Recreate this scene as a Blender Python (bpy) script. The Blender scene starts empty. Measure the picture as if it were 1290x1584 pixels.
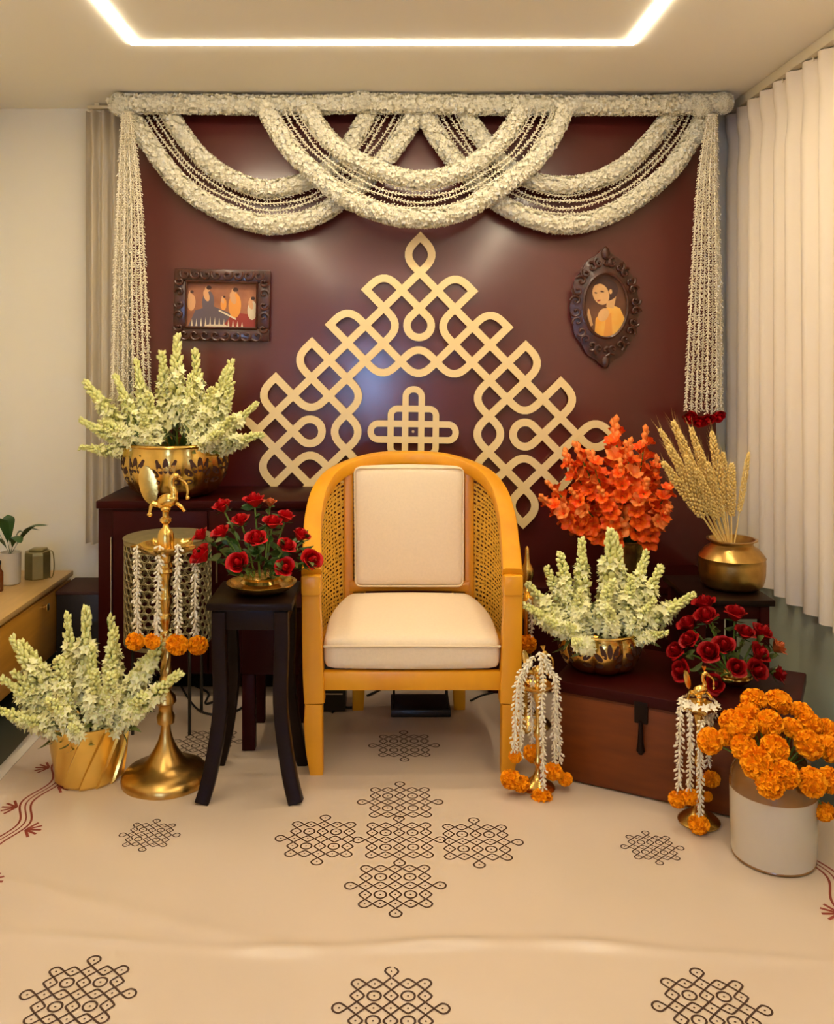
import bpy, math, random
import numpy as np
from mathutils import Vector, Matrix, Quaternion

R = math.radians
rnd = random.Random(7)
scene = bpy.context.scene
COL = scene.collection

# ------------------------------------------------------------------ camera
H = 1.34
F, CX, CY = 1400.0, 605.0, 545.0
PITCH = 0.0
cam_data = bpy.data.cameras.new('camera')
cam_data.sensor_fit = 'HORIZONTAL'
cam_data.sensor_width = 36.0
cam_data.lens = 36.0 * F / 1290.0
cam_data.shift_x = (645.0 - CX) / 1290.0
cam_data.shift_y = -(792.0 - CY) / 1290.0
cam_data.clip_start = 0.05
cam = bpy.data.objects.new('camera', cam_data)
COL.objects.link(cam)
cam.location = (0, 0, H)
cam.rotation_euler = (R(90) - PITCH, 0, 0)
scene.camera = cam

# ------------------------------------------------------------------ world, lights, exposure
world = bpy.data.worlds.new('world')
scene.world = world
world.use_nodes = True
wbg = world.node_tree.nodes['Background']
wbg.inputs['Color'].default_value = (0.32, 0.52, 1.0, 1)
wbg.inputs['Strength'].default_value = 20.0
scene.view_settings.view_transform = 'Standard'
scene.view_settings.look = 'None'
scene.view_settings.gamma = 1.0
scene.view_settings.use_curve_mapping = False
scene.view_settings.exposure = 0.66
LED_COLOR = (1.0, 0.855, 0.615)
LED_STRENGTH = 48.0
ROOM_Y0, ROOM_Y1, ROOM_X0, ROOM_X1, CEIL = -2.0, 4.05, -1.75, 1.548, 2.43


# ------------------------------------------------------------------ helpers
def ray(px, py):
    c, s = math.cos(PITCH), math.sin(PITCH)
    a, b = (px - CX) / F, -(py - CY) / F
    return Vector((a, c + b * s, -s + b * c))


def at(px, py, Y):
    d = ray(px, py)
    return Vector((0, 0, H)) + d * (Y / d.y)


def on(px, py, z=0.0):
    d = ray(px, py)
    return Vector((0, 0, H)) + d * ((z - H) / d.z)


MATS = {}


def mat(name, color, rough=0.5, metal=0.0, noise=0.0, nscale=8.0, bump=0.0, bscale=60.0, color2=None, coat=0.0,
        coat_rough=0.1, stretch=(1, 1, 1), sheen=0.0, trans=0.0, emit=None, estr=0.0, spec=0.5):
    if name in MATS:
        return MATS[name]
    m = bpy.data.materials.new(name)
    m.use_nodes = True
    nt = m.node_tree
    b = nt.nodes['Principled BSDF']
    b.inputs['Base Color'].default_value = (*color, 1)
    b.inputs['Roughness'].default_value = rough
    b.inputs['Metallic'].default_value = metal
    b.inputs['Specular IOR Level'].default_value = spec
    b.inputs['Coat Weight'].default_value = coat
    b.inputs['Coat Roughness'].default_value = coat_rough
    b.inputs['Sheen Weight'].default_value = sheen
    b.inputs['Transmission Weight'].default_value = trans
    if emit:
        b.inputs['Emission Color'].default_value = (*emit, 1)
        b.inputs['Emission Strength'].default_value = estr
    if noise > 0 or bump > 0:
        tc = nt.nodes.new('ShaderNodeTexCoord')
        mp = nt.nodes.new('ShaderNodeMapping')
        mp.inputs['Scale'].default_value = stretch
        nt.links.new(tc.outputs['Object'], mp.inputs['Vector'])
    if noise > 0:
        n = nt.nodes.new('ShaderNodeTexNoise')
        n.inputs['Scale'].default_value = nscale
        n.inputs['Detail'].default_value = 5
        nt.links.new(mp.outputs[0], n.inputs['Vector'])
        r = nt.nodes.new('ShaderNodeValToRGB')
        r.color_ramp.elements[0].position = 0.5 - 0.22
        r.color_ramp.elements[1].position = 0.5 + 0.22
        c2 = color2 if color2 else tuple(max(0, x * (1 - noise)) for x in color)
        r.color_ramp.elements[0].color = (*c2, 1)
        r.color_ramp.elements[1].color = (*color, 1)
        nt.links.new(n.outputs['Fac'], r.inputs['Fac'])
        nt.links.new(r.outputs['Color'], b.inputs['Base Color'])
    if bump > 0:
        n2 = nt.nodes.new('ShaderNodeTexNoise')
        n2.inputs['Scale'].default_value = bscale
        n2.inputs['Detail'].default_value = 3
        nt.links.new(mp.outputs[0], n2.inputs['Vector'])
        bp = nt.nodes.new('ShaderNodeBump')
        bp.inputs['Strength'].default_value = bump
        bp.inputs['Distance'].default_value = 0.01
        nt.links.new(n2.outputs['Fac'], bp.inputs['Height'])
        nt.links.new(bp.outputs['Normal'], b.inputs['Normal'])
    MATS[name] = m
    return m


M_WALL = mat('wall_paint', (0.88, 0.82, 0.66), 0.85, bump=0.05, bscale=200)
M_CEIL = mat('ceiling_paint', (0.92, 0.88, 0.78), 0.9)
M_WALL_SHADE = mat('shaded_wall_paint', (0.66, 0.70, 0.52), 0.6, noise=0.12, nscale=3)  # shade below the curtain put into the wall colour as grey-green
M_FLOOR = mat('dark_floor', (0.05, 0.055, 0.04), 0.35, noise=0.3, nscale=4)
M_PANEL = mat('maroon_laminate', (0.105, 0.009, 0.007), 0.38, noise=0.25, nscale=3, stretch=(1, 1, 0.15), coat=0.9,
              coat_rough=0.2)
M_CONSOLE = mat('dark_maroon_wood', (0.036, 0.0015, 0.0015), 0.45, noise=0.3, nscale=5, spec=0.12)
M_BLACKWOOD = mat('black_brown_wood', (0.010, 0.003, 0.002), 0.4, noise=0.3, nscale=10, spec=0.15)
M_TRUNK = mat('brown_trunk_wood', (0.17, 0.036, 0.004), 0.42, noise=0.35, nscale=6, stretch=(1, 1, 6), spec=0.3)
M_CHAIR = mat('golden_teak', (0.84, 0.37, 0.003), 0.4, noise=0.3, nscale=7, stretch=(1, 1, 0.25), color2=(0.68, 0.27, 0.006),
              coat=0.12, coat_rough=0.25, bump=0.04)
M_CANE = mat('cane', (0.86, 0.48, 0.05), 0.5, noise=0.25, nscale=30)
M_UPH = mat('cream_upholstery', (0.84, 0.68, 0.47), 0.9, noise=0.06, nscale=120, bump=0.12, bscale=500, sheen=0.2)
M_PIPING = mat('piping', (0.74, 0.58, 0.37), 0.8)
M_BRASS = mat('brass', (0.86, 0.56, 0.15), 0.24, 1.0, noise=0.2, nscale=25, bump=0.05, bscale=80)
M_BRASS_D = mat('aged_brass', (0.72, 0.44, 0.13), 0.3, 1.0, noise=0.35, nscale=20, bump=0.08, bscale=60)
M_GOLD = mat('hammered_gold', (0.90, 0.60, 0.14), 0.28, 0.9, noise=0.12, nscale=10, bump=0.03, bscale=40)
M_CUT = mat('pierced_dark', (0.05, 0.012, 0.006), 0.7)
M_MDF = mat('pale_gold_board', (0.90, 0.68, 0.33), 0.45)
M_WHITE = mat('white_petals', (0.90, 0.84, 0.66), 0.7, noise=0.12, nscale=40)
M_JASMINE = mat('jasmine_buds', (0.88, 0.80, 0.62), 0.65)
M_STRING = mat('green_string', (0.20, 0.17, 0.05), 0.8)
M_TUBE = mat('tuberose_petals', (0.92, 0.88, 0.58), 0.55, noise=0.25, nscale=35, color2=(0.84, 0.83, 0.36))
M_BUD = mat('tuberose_buds', (0.88, 0.85, 0.42), 0.55, noise=0.3, nscale=40, color2=(0.66, 0.68, 0.18))
M_STEM = mat('green_stem', (0.12, 0.22, 0.025), 0.5)
M_LEAF = mat('green_leaf', (0.035, 0.10, 0.015), 0.4, noise=0.4, nscale=20)
M_LEAF2 = mat('olive_leaf', (0.16, 0.20, 0.05), 0.45, noise=0.4, nscale=20)
M_ROSE = mat('red_rose_petals', (0.56, 0.0, 0.003), 0.45, noise=0.45, nscale=20, spec=0.25)
M_ROSE_D = mat('deep_red_rose_petals', (0.36, 0.0, 0.002), 0.5, noise=0.45, nscale=20, spec=0.2)
M_ROSE_O = mat('russet_petals', (0.50, 0.10, 0.02), 0.5)
M_MARI = mat('marigold_petals', (1.0, 0.44, 0.003), 0.6, noise=0.4, nscale=60, color2=(1.0, 0.29, 0.002), spec=0.15)
M_GLAD = mat('gladiolus_petals', (1.0, 0.20, 0.008), 0.5, noise=0.6, nscale=22, color2=(0.90, 0.035, 0.002), spec=0.3)
M_GLAD_L = mat('pale_gladiolus_petals', (1.0, 0.34, 0.06), 0.5, noise=0.4, nscale=25, color2=(1.0, 0.18, 0.02))
M_EAR = mat('straw_ears', (0.92, 0.70, 0.27), 0.6, noise=0.3, nscale=50, color2=(0.80, 0.54, 0.14))
M_SHEET = mat('cream_sheet', (0.64, 0.51, 0.39), 0.42, noise=0.05, nscale=3, bump=0.03, bscale=25, coat=0.3, coat_rough=0.18)
M_SHEETRIM = mat('translucent_rim', (0.72, 0.68, 0.60), 0.3, coat=0.3)
M_PRINT = mat('brown_print', (0.05, 0.018, 0.008), 0.6)
M_PRINT_R = mat('red_print', (0.24, 0.035, 0.018), 0.6)
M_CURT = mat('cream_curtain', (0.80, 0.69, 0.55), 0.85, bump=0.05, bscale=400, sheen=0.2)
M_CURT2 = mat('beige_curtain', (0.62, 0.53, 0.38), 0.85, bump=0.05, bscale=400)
M_RAIL = mat('curtain_rail', (0.72, 0.62, 0.44), 0.4)
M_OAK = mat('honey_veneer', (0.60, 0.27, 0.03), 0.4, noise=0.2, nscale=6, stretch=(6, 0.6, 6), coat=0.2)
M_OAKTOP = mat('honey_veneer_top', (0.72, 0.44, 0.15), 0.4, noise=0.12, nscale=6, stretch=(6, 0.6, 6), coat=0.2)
M_CERAM = mat('cream_ceramic', (0.60, 0.52, 0.40), 0.25, noise=0.08, nscale=6, coat=0.4)
M_GLAZE = mat('brown_glaze', (0.30, 0.13, 0.03), 0.2, noise=0.4, nscale=12, coat=0.5)
M_POT = mat('pale_stoneware', (0.62, 0.56, 0.44), 0.6)
M_SOIL = mat('dark_soil', (0.03, 0.018, 0.01), 0.9)
M_TIN = mat('olive_tin', (0.30, 0.25, 0.10), 0.35, 0.7, noise=0.2, nscale=20)
M_LATTICE = mat('antique_metal', (0.42, 0.36, 0.19), 0.4, 0.6, noise=0.3, nscale=30)
M_BLACK = mat('black_plastic', (0.012, 0.010, 0.010), 0.4)
M_SILVER = mat('silver_trim', (0.6, 0.55, 0.5), 0.3, 1.0)
M_CARVED = mat('carved_dark_wood', (0.085, 0.017, 0.006), 0.35, noise=0.5, nscale=40, color2=(0.03, 0.006, 0.002), coat=0.2)
M_LED = mat('led_diffuser', (0.9, 0.9, 0.9), 0.5, emit=LED_COLOR, estr=LED_STRENGTH)
M_GLASS = mat('window_glass', (1, 1, 1), 0.02, trans=1.0)
M_FRAMEW = mat('white_frame', (0.7, 0.7, 0.68), 0.4)


class MB:
    def __init__(self):
        self.v, self.f, self.mi = [], [], []
        self.n = 0

    def add(self, verts, faces, mi=0):
        verts = np.asarray(verts, dtype=float).reshape(-1, 3)
        self.v.append(verts)
        off = self.n
        self.f.extend([tuple(i + off for i in f) for f in faces])
        self.mi.extend([mi] * len(faces))
        self.n += len(verts)
        return self

    def inst(self, tmpl, Ms, locs, mi=0):
        """many copies of a small template (verts, faces): Ms (N,3,3), locs (N,3)"""
        tv, tf = tmpl
        tv = np.asarray(tv, float)
        Ms = np.asarray(Ms, float)
        locs = np.asarray(locs, float)
        N = len(locs)
        allv = np.einsum('nij,kj->nki', Ms, tv) + locs[:, None, :]
        off = self.n
        k = len(tv)
        self.v.append(allv.reshape(-1, 3))
        for a in range(N):
            o = off + a * k
            self.f.extend([tuple(i + o for i in f) for f in tf])
        self.mi.extend([mi] * (N * len(tf)))
        self.n += N * k
        return self

    def box(self, x0, x1, y0, y1, z0, z1, bev=0.0, mi=0):
        if bev <= 0:
            vs = [(x, y, z) for x in (x0, x1) for y in (y0, y1) for z in (z0, z1)]
            fs = [(0, 1, 3, 2), (4, 6, 7, 5), (0, 4, 5, 1), (2, 3, 7, 6), (0, 2, 6, 4), (1, 5, 7, 3)]
            return self.add(vs, fs, mi)
        b = min(bev, (x1 - x0) / 2.01, (y1 - y0) / 2.01, (z1 - z0) / 2.01)
        import bmesh
        bm = bmesh.new()
        bmesh.ops.create_cube(bm, size=1.0)
        for v in bm.verts:
            v.co = ((x0 + x1) / 2 + v.co.x * (x1 - x0), (y0 + y1) / 2 + v.co.y * (y1 - y0), (z0 + z1) / 2 + v.co.z * (z1 - z0))
        bmesh.ops.bevel(bm, geom=bm.edges[:], offset=b, segments=2, affect='EDGES', profile=0.5)
        bm.verts.index_update()
        self.add([v.co[:] for v in bm.verts], [[v.index for v in f.verts] for f in bm.faces], mi)
        bm.free()
        return self

    def lathe(self, prof, c=(0, 0, 0), n=32, radfn=None, mi=0, cap0=True, cap1=True):
        vs, fs = [], []
        for j, (r, z) in enumerate(prof):
            for i in range(n):
                a = 2 * math.pi * i / n
                rr = r * (radfn(a, z) if radfn else 1)
                vs.append((c[0] + rr * math.cos(a), c[1] + rr * math.sin(a), c[2] + z))
        for j in range(len(prof) - 1):
            for i in range(n):
                k = (i + 1) % n
                fs.append((j * n + i, j * n + k, (j + 1) * n + k, (j + 1) * n + i))
        if cap0:
            fs.append(tuple(reversed(range(n))))
        if cap1:
            fs.append(tuple((len(prof) - 1) * n + i for i in range(n)))
        return self.add(vs, fs, mi)

    def tube(self, path, rad, n=8, mi=0, caps=True, closed=False):
        P = [Vector(p) for p in path]
        m = len(P)
        rads = rad if isinstance(rad, (list, tuple)) else [rad] * m
        vs, fs = [], []
        prev = None
        for i in range(m):
            if closed:
                t = (P[(i + 1) % m] - P[i - 1]).normalized()
            else:
                t = (P[min(i + 1, m - 1)] - P[max(i - 1, 0)]).normalized()
            if prev is None:
                ref = Vector((0, 0, 1)) if abs(t.z) < 0.9 else Vector((1, 0, 0))
                u = t.cross(ref).normalized()
            else:
                u = (prev - t * prev.dot(t))
                u = u.normalized() if u.length > 1e-6 else t.orthogonal().normalized()
            prev = u
            w = t.cross(u)
            for k in range(n):
                a = 2 * math.pi * k / n
                vs.append((P[i] + (u * math.cos(a) + w * math.sin(a)) * rads[i])[:])
        for i in range(m if closed else m - 1):
            j = (i + 1) % m
            for k in range(n):
                l = (k + 1) % n
                fs.append((i * n + k, i * n + l, j * n + l, j * n + k))
        if caps and not closed:
            fs.append(tuple(reversed(range(n))))
            fs.append(tuple((m - 1) * n + k for k in range(n)))
        return self.add(vs, fs, mi)

    def sweep(self, path, sizes, up=(0, 0, 1), rnd_=0.3, mi=0):
        """rounded-rectangle section (w across, h along up) swept along a path"""
        P = [Vector(p) for p in path]
        m = len(P)
        if not isinstance(sizes, list):
            sizes = [sizes] * m
        sec = []
        for sx, sy in ((1, 1), (-1, 1), (-1, -1), (1, -1)):
            for k in range(3):
                a = k / 2 * math.pi / 2
                ca, sa = math.cos(a), math.sin(a)
                if (sx * sy) < 0:
                    ca, sa = sa, ca
                sec.append((sx * (1 - rnd_ + rnd_ * ca), sy * (1 - rnd_ + rnd_ * sa)))
        n = len(sec)
        vs, fs = [], []
        for i in range(m):
            t = (P[min(i + 1, m - 1)] - P[max(i - 1, 0)]).normalized()
            U = up[i] if isinstance(up, list) else up
            s = t.cross(Vector(U)).normalized()
            q = s.cross(t).normalized()
            w, h = sizes[i]
            for a, b in sec:
                vs.append((P[i] + s * a * w / 2 + q * b * h / 2)[:])
        for i in range(m - 1):
            for k in range(n):
                l = (k + 1) % n
                fs.append((i * n + k, i * n + l, (i + 1) * n + l, (i + 1) * n + k))
        fs.append(tuple(reversed(range(n))))
        fs.append(tuple((m - 1) * n + k for k in range(n)))
        return self.add(vs, fs, mi)

    def ellipsoid(self, c, r, rot=None, nu=14, nv=9, mi=0):
        vs, fs = [], []
        M = rot if rot is not None else Matrix.Identity(3)
        c = Vector(c)
        for j in range(nv + 1):
            th = math.pi * j / nv
            for i in range(nu):
                a = 2 * math.pi * i / nu
                p = Vector((r[0] * math.sin(th) * math.cos(a), r[1] * math.sin(th) * math.sin(a), r[2] * math.cos(th)))
                vs.append((c + M @ p)[:])
        for j in range(nv):
            for i in range(nu):
                k = (i + 1) % nu
                fs.append((j * nu + i, (j + 1) * nu + i, (j + 1) * nu + k, j * nu + k))
        return self.add(vs, fs, mi)

    def strip(self, L, Rr, z0, z1, mi=0):
        """flat band between two xz outlines, thickness z0..z1 along y"""
        m = len(L)
        vs = [(p[0], z0, p[1]) for p in L] + [(p[0], z0, p[1]) for p in Rr] + [(p[0], z1, p[1]) for p in L] + [(p[0], z1, p[1]) for p in Rr]
        fs = []
        for i in range(m - 1):
            fs.append((i, m + i, m + i + 1, i + 1))
            fs.append((2 * m + i, 2 * m + i + 1, 3 * m + i + 1, 3 * m + i))
            fs.append((i, i + 1, 2 * m + i + 1, 2 * m + i))
            fs.append((m + i, 3 * m + i, 3 * m + i + 1, m + i + 1))
        fs.append((0, 2 * m, 3 * m, m))
        fs.append((m - 1, 2 * m - 1, 4 * m - 1, 3 * m - 1))
        return self.add(vs, fs, mi)

    def mesh(self, name, mats, smooth=True, org=(0, 0, 0), angle=40):
        me = bpy.data.meshes.new(name)
        v = np.concatenate(self.v) - np.asarray(org, float)
        me.from_pydata(v.tolist(), [], self.f)
        ms = mats if isinstance(mats, (list, tuple)) else [mats]
        for m in ms:
            me.materials.append(m)
        if len(ms) > 1:
            me.polygons.foreach_set('material_index', self.mi)
        if smooth:
            me.polygons.foreach_set('use_smooth', [True] * len(me.polygons))
            if angle < 180:
                try:
                    me.set_sharp_from_angle(angle=R(angle))
                except Exception:
                    pass
        me.update()
        return me


ORG = {}


def thing(name, label, cat, loc=(0, 0, 0), group=None):
    o = bpy.data.objects.new(name, None)
    o.empty_display_size = 0.05
    COL.objects.link(o)
    o.location = loc
    o['label'] = label
    o['category'] = cat
    if group:
        o['group'] = group
    ORG[o.name] = Vector(loc)
    return o


def part(name, mb, m, parent=None, smooth=True, angle=40, kind=None, label=None, local=False):
    """mesh part; mb is in world coordinates unless local"""
    org = Vector((0, 0, 0))
    if parent is not None:
        r = parent
        while r.parent is not None:
            r = r.parent
        if not local:
            org = ORG.get(r.name, Vector((0, 0, 0)))
    me = mb.mesh(name, m, smooth, org, angle) if isinstance(mb, MB) else mb
    o = bpy.data.objects.new(name, me)
    COL.objects.link(o)
    if parent is not None:
        o.parent = parent
    if kind:
        o['kind'] = kind
    if label:
        o['label'] = label
    return o


def struct(name, mb, m, parent=None, smooth=False):
    o = part(name, mb, m, parent, smooth)
    if parent is None:
        o['kind'] = 'structure'
    return o


def copy_tree(o, parent=None):
    c = o.copy()
    COL.objects.link(c)
    if parent is not None:
        c.parent = parent
    for ch in list(o.children):
        copy_tree(ch, c)
    return c


def catmull(pts, n=8, closed=False):
    P = [Vector(p) for p in pts]
    m = len(P)
    out = []
    for i in range(m if closed else m - 1):
        if closed:
            p0, p1, p2, p3 = P[i - 1], P[i], P[(i + 1) % m], P[(i + 2) % m]
        else:
            p0, p1, p2, p3 = P[max(i - 1, 0)], P[i], P[i + 1], P[min(i + 2, m - 1)]
        for k in range(n):
            t = k / n
            out.append(0.5 * ((2 * p1) + (p2 - p0) * t + (2 * p0 - 5 * p1 + 4 * p2 - p3) * t * t + (3 * p1 - p0 - 3 * p2 + p3) * t ** 3))
    if not closed:
        out.append(P[-1])
    return out


def resample(path, d):
    P = [Vector(p) for p in path]
    L = [0]
    for i in range(1, len(P)):
        L.append(L[-1] + (P[i] - P[i - 1]).length)
    n = max(2, int(L[-1] / d) + 1)
    out, j = [], 0
    for k in range(n):
        s = L[-1] * k / (n - 1)
        while j < len(P) - 2 and L[j + 1] < s:
            j += 1
        f = (s - L[j]) / max(1e-9, L[j + 1] - L[j])
        out.append(P[j].lerp(P[j + 1], min(1, max(0, f))))
    return out


def basis(n, roll=0.0, s=1.0):
    n = Vector(n).normalized()
    q = Vector((0, 0, 1)).rotation_difference(n)
    return np.array((q.to_matrix() @ Matrix.Rotation(roll, 3, 'Z')) * s)


def rounded_box(x0, x1, y0, y1, z0, z1, r, n=9, warp=None):
    """closed grid box with rounded edges; warp(x,y,z) reshapes it"""
    mb = MB()
    c = Vector(((x0 + x1) / 2, (y0 + y1) / 2, (z0 + z1) / 2))
    h = Vector(((x1 - x0) / 2, (y1 - y0) / 2, (z1 - z0) / 2))
    for ax in range(3):
        for sg in (-1, 1):
            vs, fs = [], []
            for i in range(n + 1):
                for j in range(n + 1):
                    # denser near the edges
                    a = math.sin((i / n * 2 - 1) * math.pi / 2)
                    b = math.sin((j / n * 2 - 1) * math.pi / 2)
                    p = [0, 0, 0]
                    p[ax] = sg
                    p[(ax + 1) % 3] = a
                    p[(ax + 2) % 3] = b
                    q = Vector((p[0] * h.x, p[1] * h.y, p[2] * h.z))
                    inner = Vector([max(-(h[k] - r), min(h[k] - r, q[k])) for k in range(3)])
                    d = q - inner
                    if d.length > 1e-9:
                        q = inner + d.normalized() * r
                    w = c + q
                    if warp:
                        w = warp(w, q, h)
                    vs.append(w[:])
            for i in range(n):
                for j in range(n):
                    f = (i * (n + 1) + j, (i + 1) * (n + 1) + j, (i + 1) * (n + 1) + j + 1, i * (n + 1) + j + 1)
                    fs.append(f if sg > 0 else tuple(reversed(f)))
            mb.add(vs, fs)
    return mb


def weld(me, d=1e-5):
    import bmesh
    bm = bmesh.new()
    bm.from_mesh(me)
    bmesh.ops.remove_doubles(bm, verts=bm.verts, dist=d)
    bmesh.ops.recalc_face_normals(bm, faces=bm.faces)
    bm.to_mesh(me)
    bm.free()
    return me


# ================================================================== STRUCTURE
struct('floor', MB().box(ROOM_X0 - 0.2, ROOM_X1 + 0.2, ROOM_Y0 - 0.2, ROOM_Y1 + 0.2, -0.06, -0.002), M_FLOOR)
struct('ceiling', MB().box(ROOM_X0 - 0.2, ROOM_X1 + 0.2, ROOM_Y0 - 0.2, ROOM_Y1 + 0.2, CEIL, CEIL + 0.1), M_CEIL)
struct('wall_back', MB().box(ROOM_X0 - 0.2, ROOM_X1 + 0.2, ROOM_Y1, ROOM_Y1 + 0.15, -0.002, CEIL), M_WALL)
struct('wall_left', MB().box(ROOM_X0 - 0.15, ROOM_X0, ROOM_Y0, ROOM_Y1, -0.002, CEIL), M_WALL)
wr = MB().box(ROOM_X1, ROOM_X1 + 0.15, ROOM_Y0, ROOM_Y1, 0.5, CEIL, mi=0)
wr.box(ROOM_X1, ROOM_X1 + 0.15, ROOM_Y0, ROOM_Y1, -0.002, 0.5, mi=1)  # low band of the same wall, shade under the curtain painted in
struct('wall_right', wr, [M_WALL, M_WALL_SHADE])
# wall behind the camera with a tall narrow window to the blue evening
WX0, WX1, WZ0, WZ1 = -0.92, -0.36, 0.55, 1.6
wf = MB()
wf.box(ROOM_X0, WX0, ROOM_Y0 - 0.12, ROOM_Y0, -0.002, CEIL)
wf.box(WX1, ROOM_X1, ROOM_Y0 - 0.12, ROOM_Y0, -0.002, CEIL)
wf.box(WX0, WX1, ROOM_Y0 - 0.12, ROOM_Y0, -0.002, WZ0)
wf.box(WX0, WX1, ROOM_Y0 - 0.12, ROOM_Y0, WZ1, CEIL)
struct('wall_front', wf, M_WALL)
wn = MB()
for (a, b, c, d) in ((WX0, WX0 + 0.04, WZ0, WZ1), (WX1 - 0.04, WX1, WZ0, WZ1), (WX0 + 0.04, WX1 - 0.04, WZ0, WZ0 + 0.04), (WX0 + 0.04, WX1 - 0.04, WZ1 - 0.04, WZ1)):
    wn.box(a, b, ROOM_Y0 - 0.09, ROOM_Y0 - 0.03, c, d)
wo = struct('window_1', wn, M_FRAMEW)
part('pane', MB().box(WX0 + 0.04, WX1 - 0.04, ROOM_Y0 - 0.065, ROOM_Y0 - 0.06, WZ0 + 0.04, WZ1 - 0.04), M_GLASS, wo, smooth=False)

# ceiling light strip
LX0, LX1, LY0, LY1, LW = at(203, 68, 3.2).x, at(980, 68, 3.2).x, 0.35, 3.2, 0.028
led = thing('led_strip', 'rectangular line of white light set into the ceiling', 'ceiling light', (0, 0, CEIL))
lm = MB()
for (a, b, c, d) in ((LX0, LX1, LY1 - LW, LY1), (LX0, LX1, LY0, LY0 + LW), (LX0, LX0 + LW, LY0 + LW, LY1 - LW), (LX1 - LW, LX1, LY0 + LW, LY1 - LW)):
    lm = MB().box(a, b, c, d, CEIL - 0.004, CEIL + 0.004)
    part('light_line', lm, M_LED, led, smooth=False)

# ================================================================== FLOOR SHEET
SX0, SX1, SY0, SY1 = -1.20, 1.27, 0.9, 3.62


def sheet_h(x, y):
    z = 0.004
    z += 0.0022 * math.sin(3.1 * x + 1.7 * y) * math.sin(2.3 * y - 0.8 * x)
    c = 2.035 - 0.03 * x + 0.02 * math.sin(5 * x)
    z += 0.011 * math.exp(-((y - c) / 0.018) ** 2) * (0.35 + 0.65 * math.exp(-((x - 0.15) / 0.5) ** 4)) * (0.7 + 0.3 * math.sin(17 * x))
    c2 = 2.86 + 0.01 * math.sin(3 * x)
    z += 0.0018 * math.exp(-((y - c2) / 0.025) ** 2)
    d = 0.35 * x + y - 1.95
    z += 0.003 * math.exp(-(d / 0.03) ** 2) * (1 if x < 0 else 0.5)
    z += 0.002 * math.exp(-((x + 0.6 + 0.2 * (y - 2)) / 0.03) ** 2)
    e = max(0, (-1.13 - x)) / 0.07
    z += 0.02 * e * e
    return z


sheet = thing('floor_sheet', 'cream plastic floor sheet printed with brown dot-and-loop motifs', 'floor sheet', (0, 2, 0))
nx, ny = 130, 380
vs = [(SX0 + (SX1 - SX0) * i / nx, SY0 + (SY1 - SY0) * j / ny) for j in range(ny + 1) for i in range(nx + 1)]
vs = [(x, y, sheet_h(x, y)) for x, y in vs]
fs = [(j * (nx + 1) + i, j * (nx + 1) + i + 1, (j + 1) * (nx + 1) + i + 1, (j + 1) * (nx + 1) + i) for j in range(ny) for i in range(nx)]
part('sheet', MB().add(vs, fs), M_SHEET, sheet, angle=180)
rim = []
rf = []
for j in range(41):
    y = SY0 + (SY1 - SY0) * j / 40
    w = 0.004 * math.sin(y * 9)
    for k, (dx, dz) in enumerate(((0.0, 0.001), (-0.025, 0.012), (-0.05, 0.008), (-0.07, 0.001))):
        rim.append((SX0 + dx + w * k / 3, y, sheet_h(SX0, y) * (1 - k / 3) + dz * (1 + 0.3 * math.sin(y * 13))))
for j in range(40):
    for k in range(3):
        rf.append((j * 4 + k, j * 4 + k + 1, (j + 1) * 4 + k + 1, (j + 1) * 4 + k))
part('turned_edge', MB().add(rim, rf), M_SHEETRIM, sheet, label='greyish translucent turned-up edge')


def ribbon(mb, pts, w, closed=False, lift=0.0007, mi=0):
    n = len(pts)
    L, Q = [], []
    for i in range(n):
        if closed:
            a, b = pts[i - 1], pts[(i + 1) % n]
        else:
            a, b = pts[max(i - 1, 0)], pts[min(i + 1, n - 1)]
        dx, dy = b[0] - a[0], b[1] - a[1]
        l = math.hypot(dx, dy) or 1
        nx_, ny_ = -dy / l * w / 2, dx / l * w / 2
        x, y = pts[i]
        L.append((x + nx_, y + ny_, sheet_h(x + nx_, y + ny_) + lift))
        Q.append((x - nx_, y - ny_, sheet_h(x - nx_, y - ny_) + lift))
    fs_ = []
    for i in range(n if closed else n - 1):
        j = (i + 1) % n
        fs_.append((i, n + i, n + j, j))
    mb.add(L + Q, fs_, mi)


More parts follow.
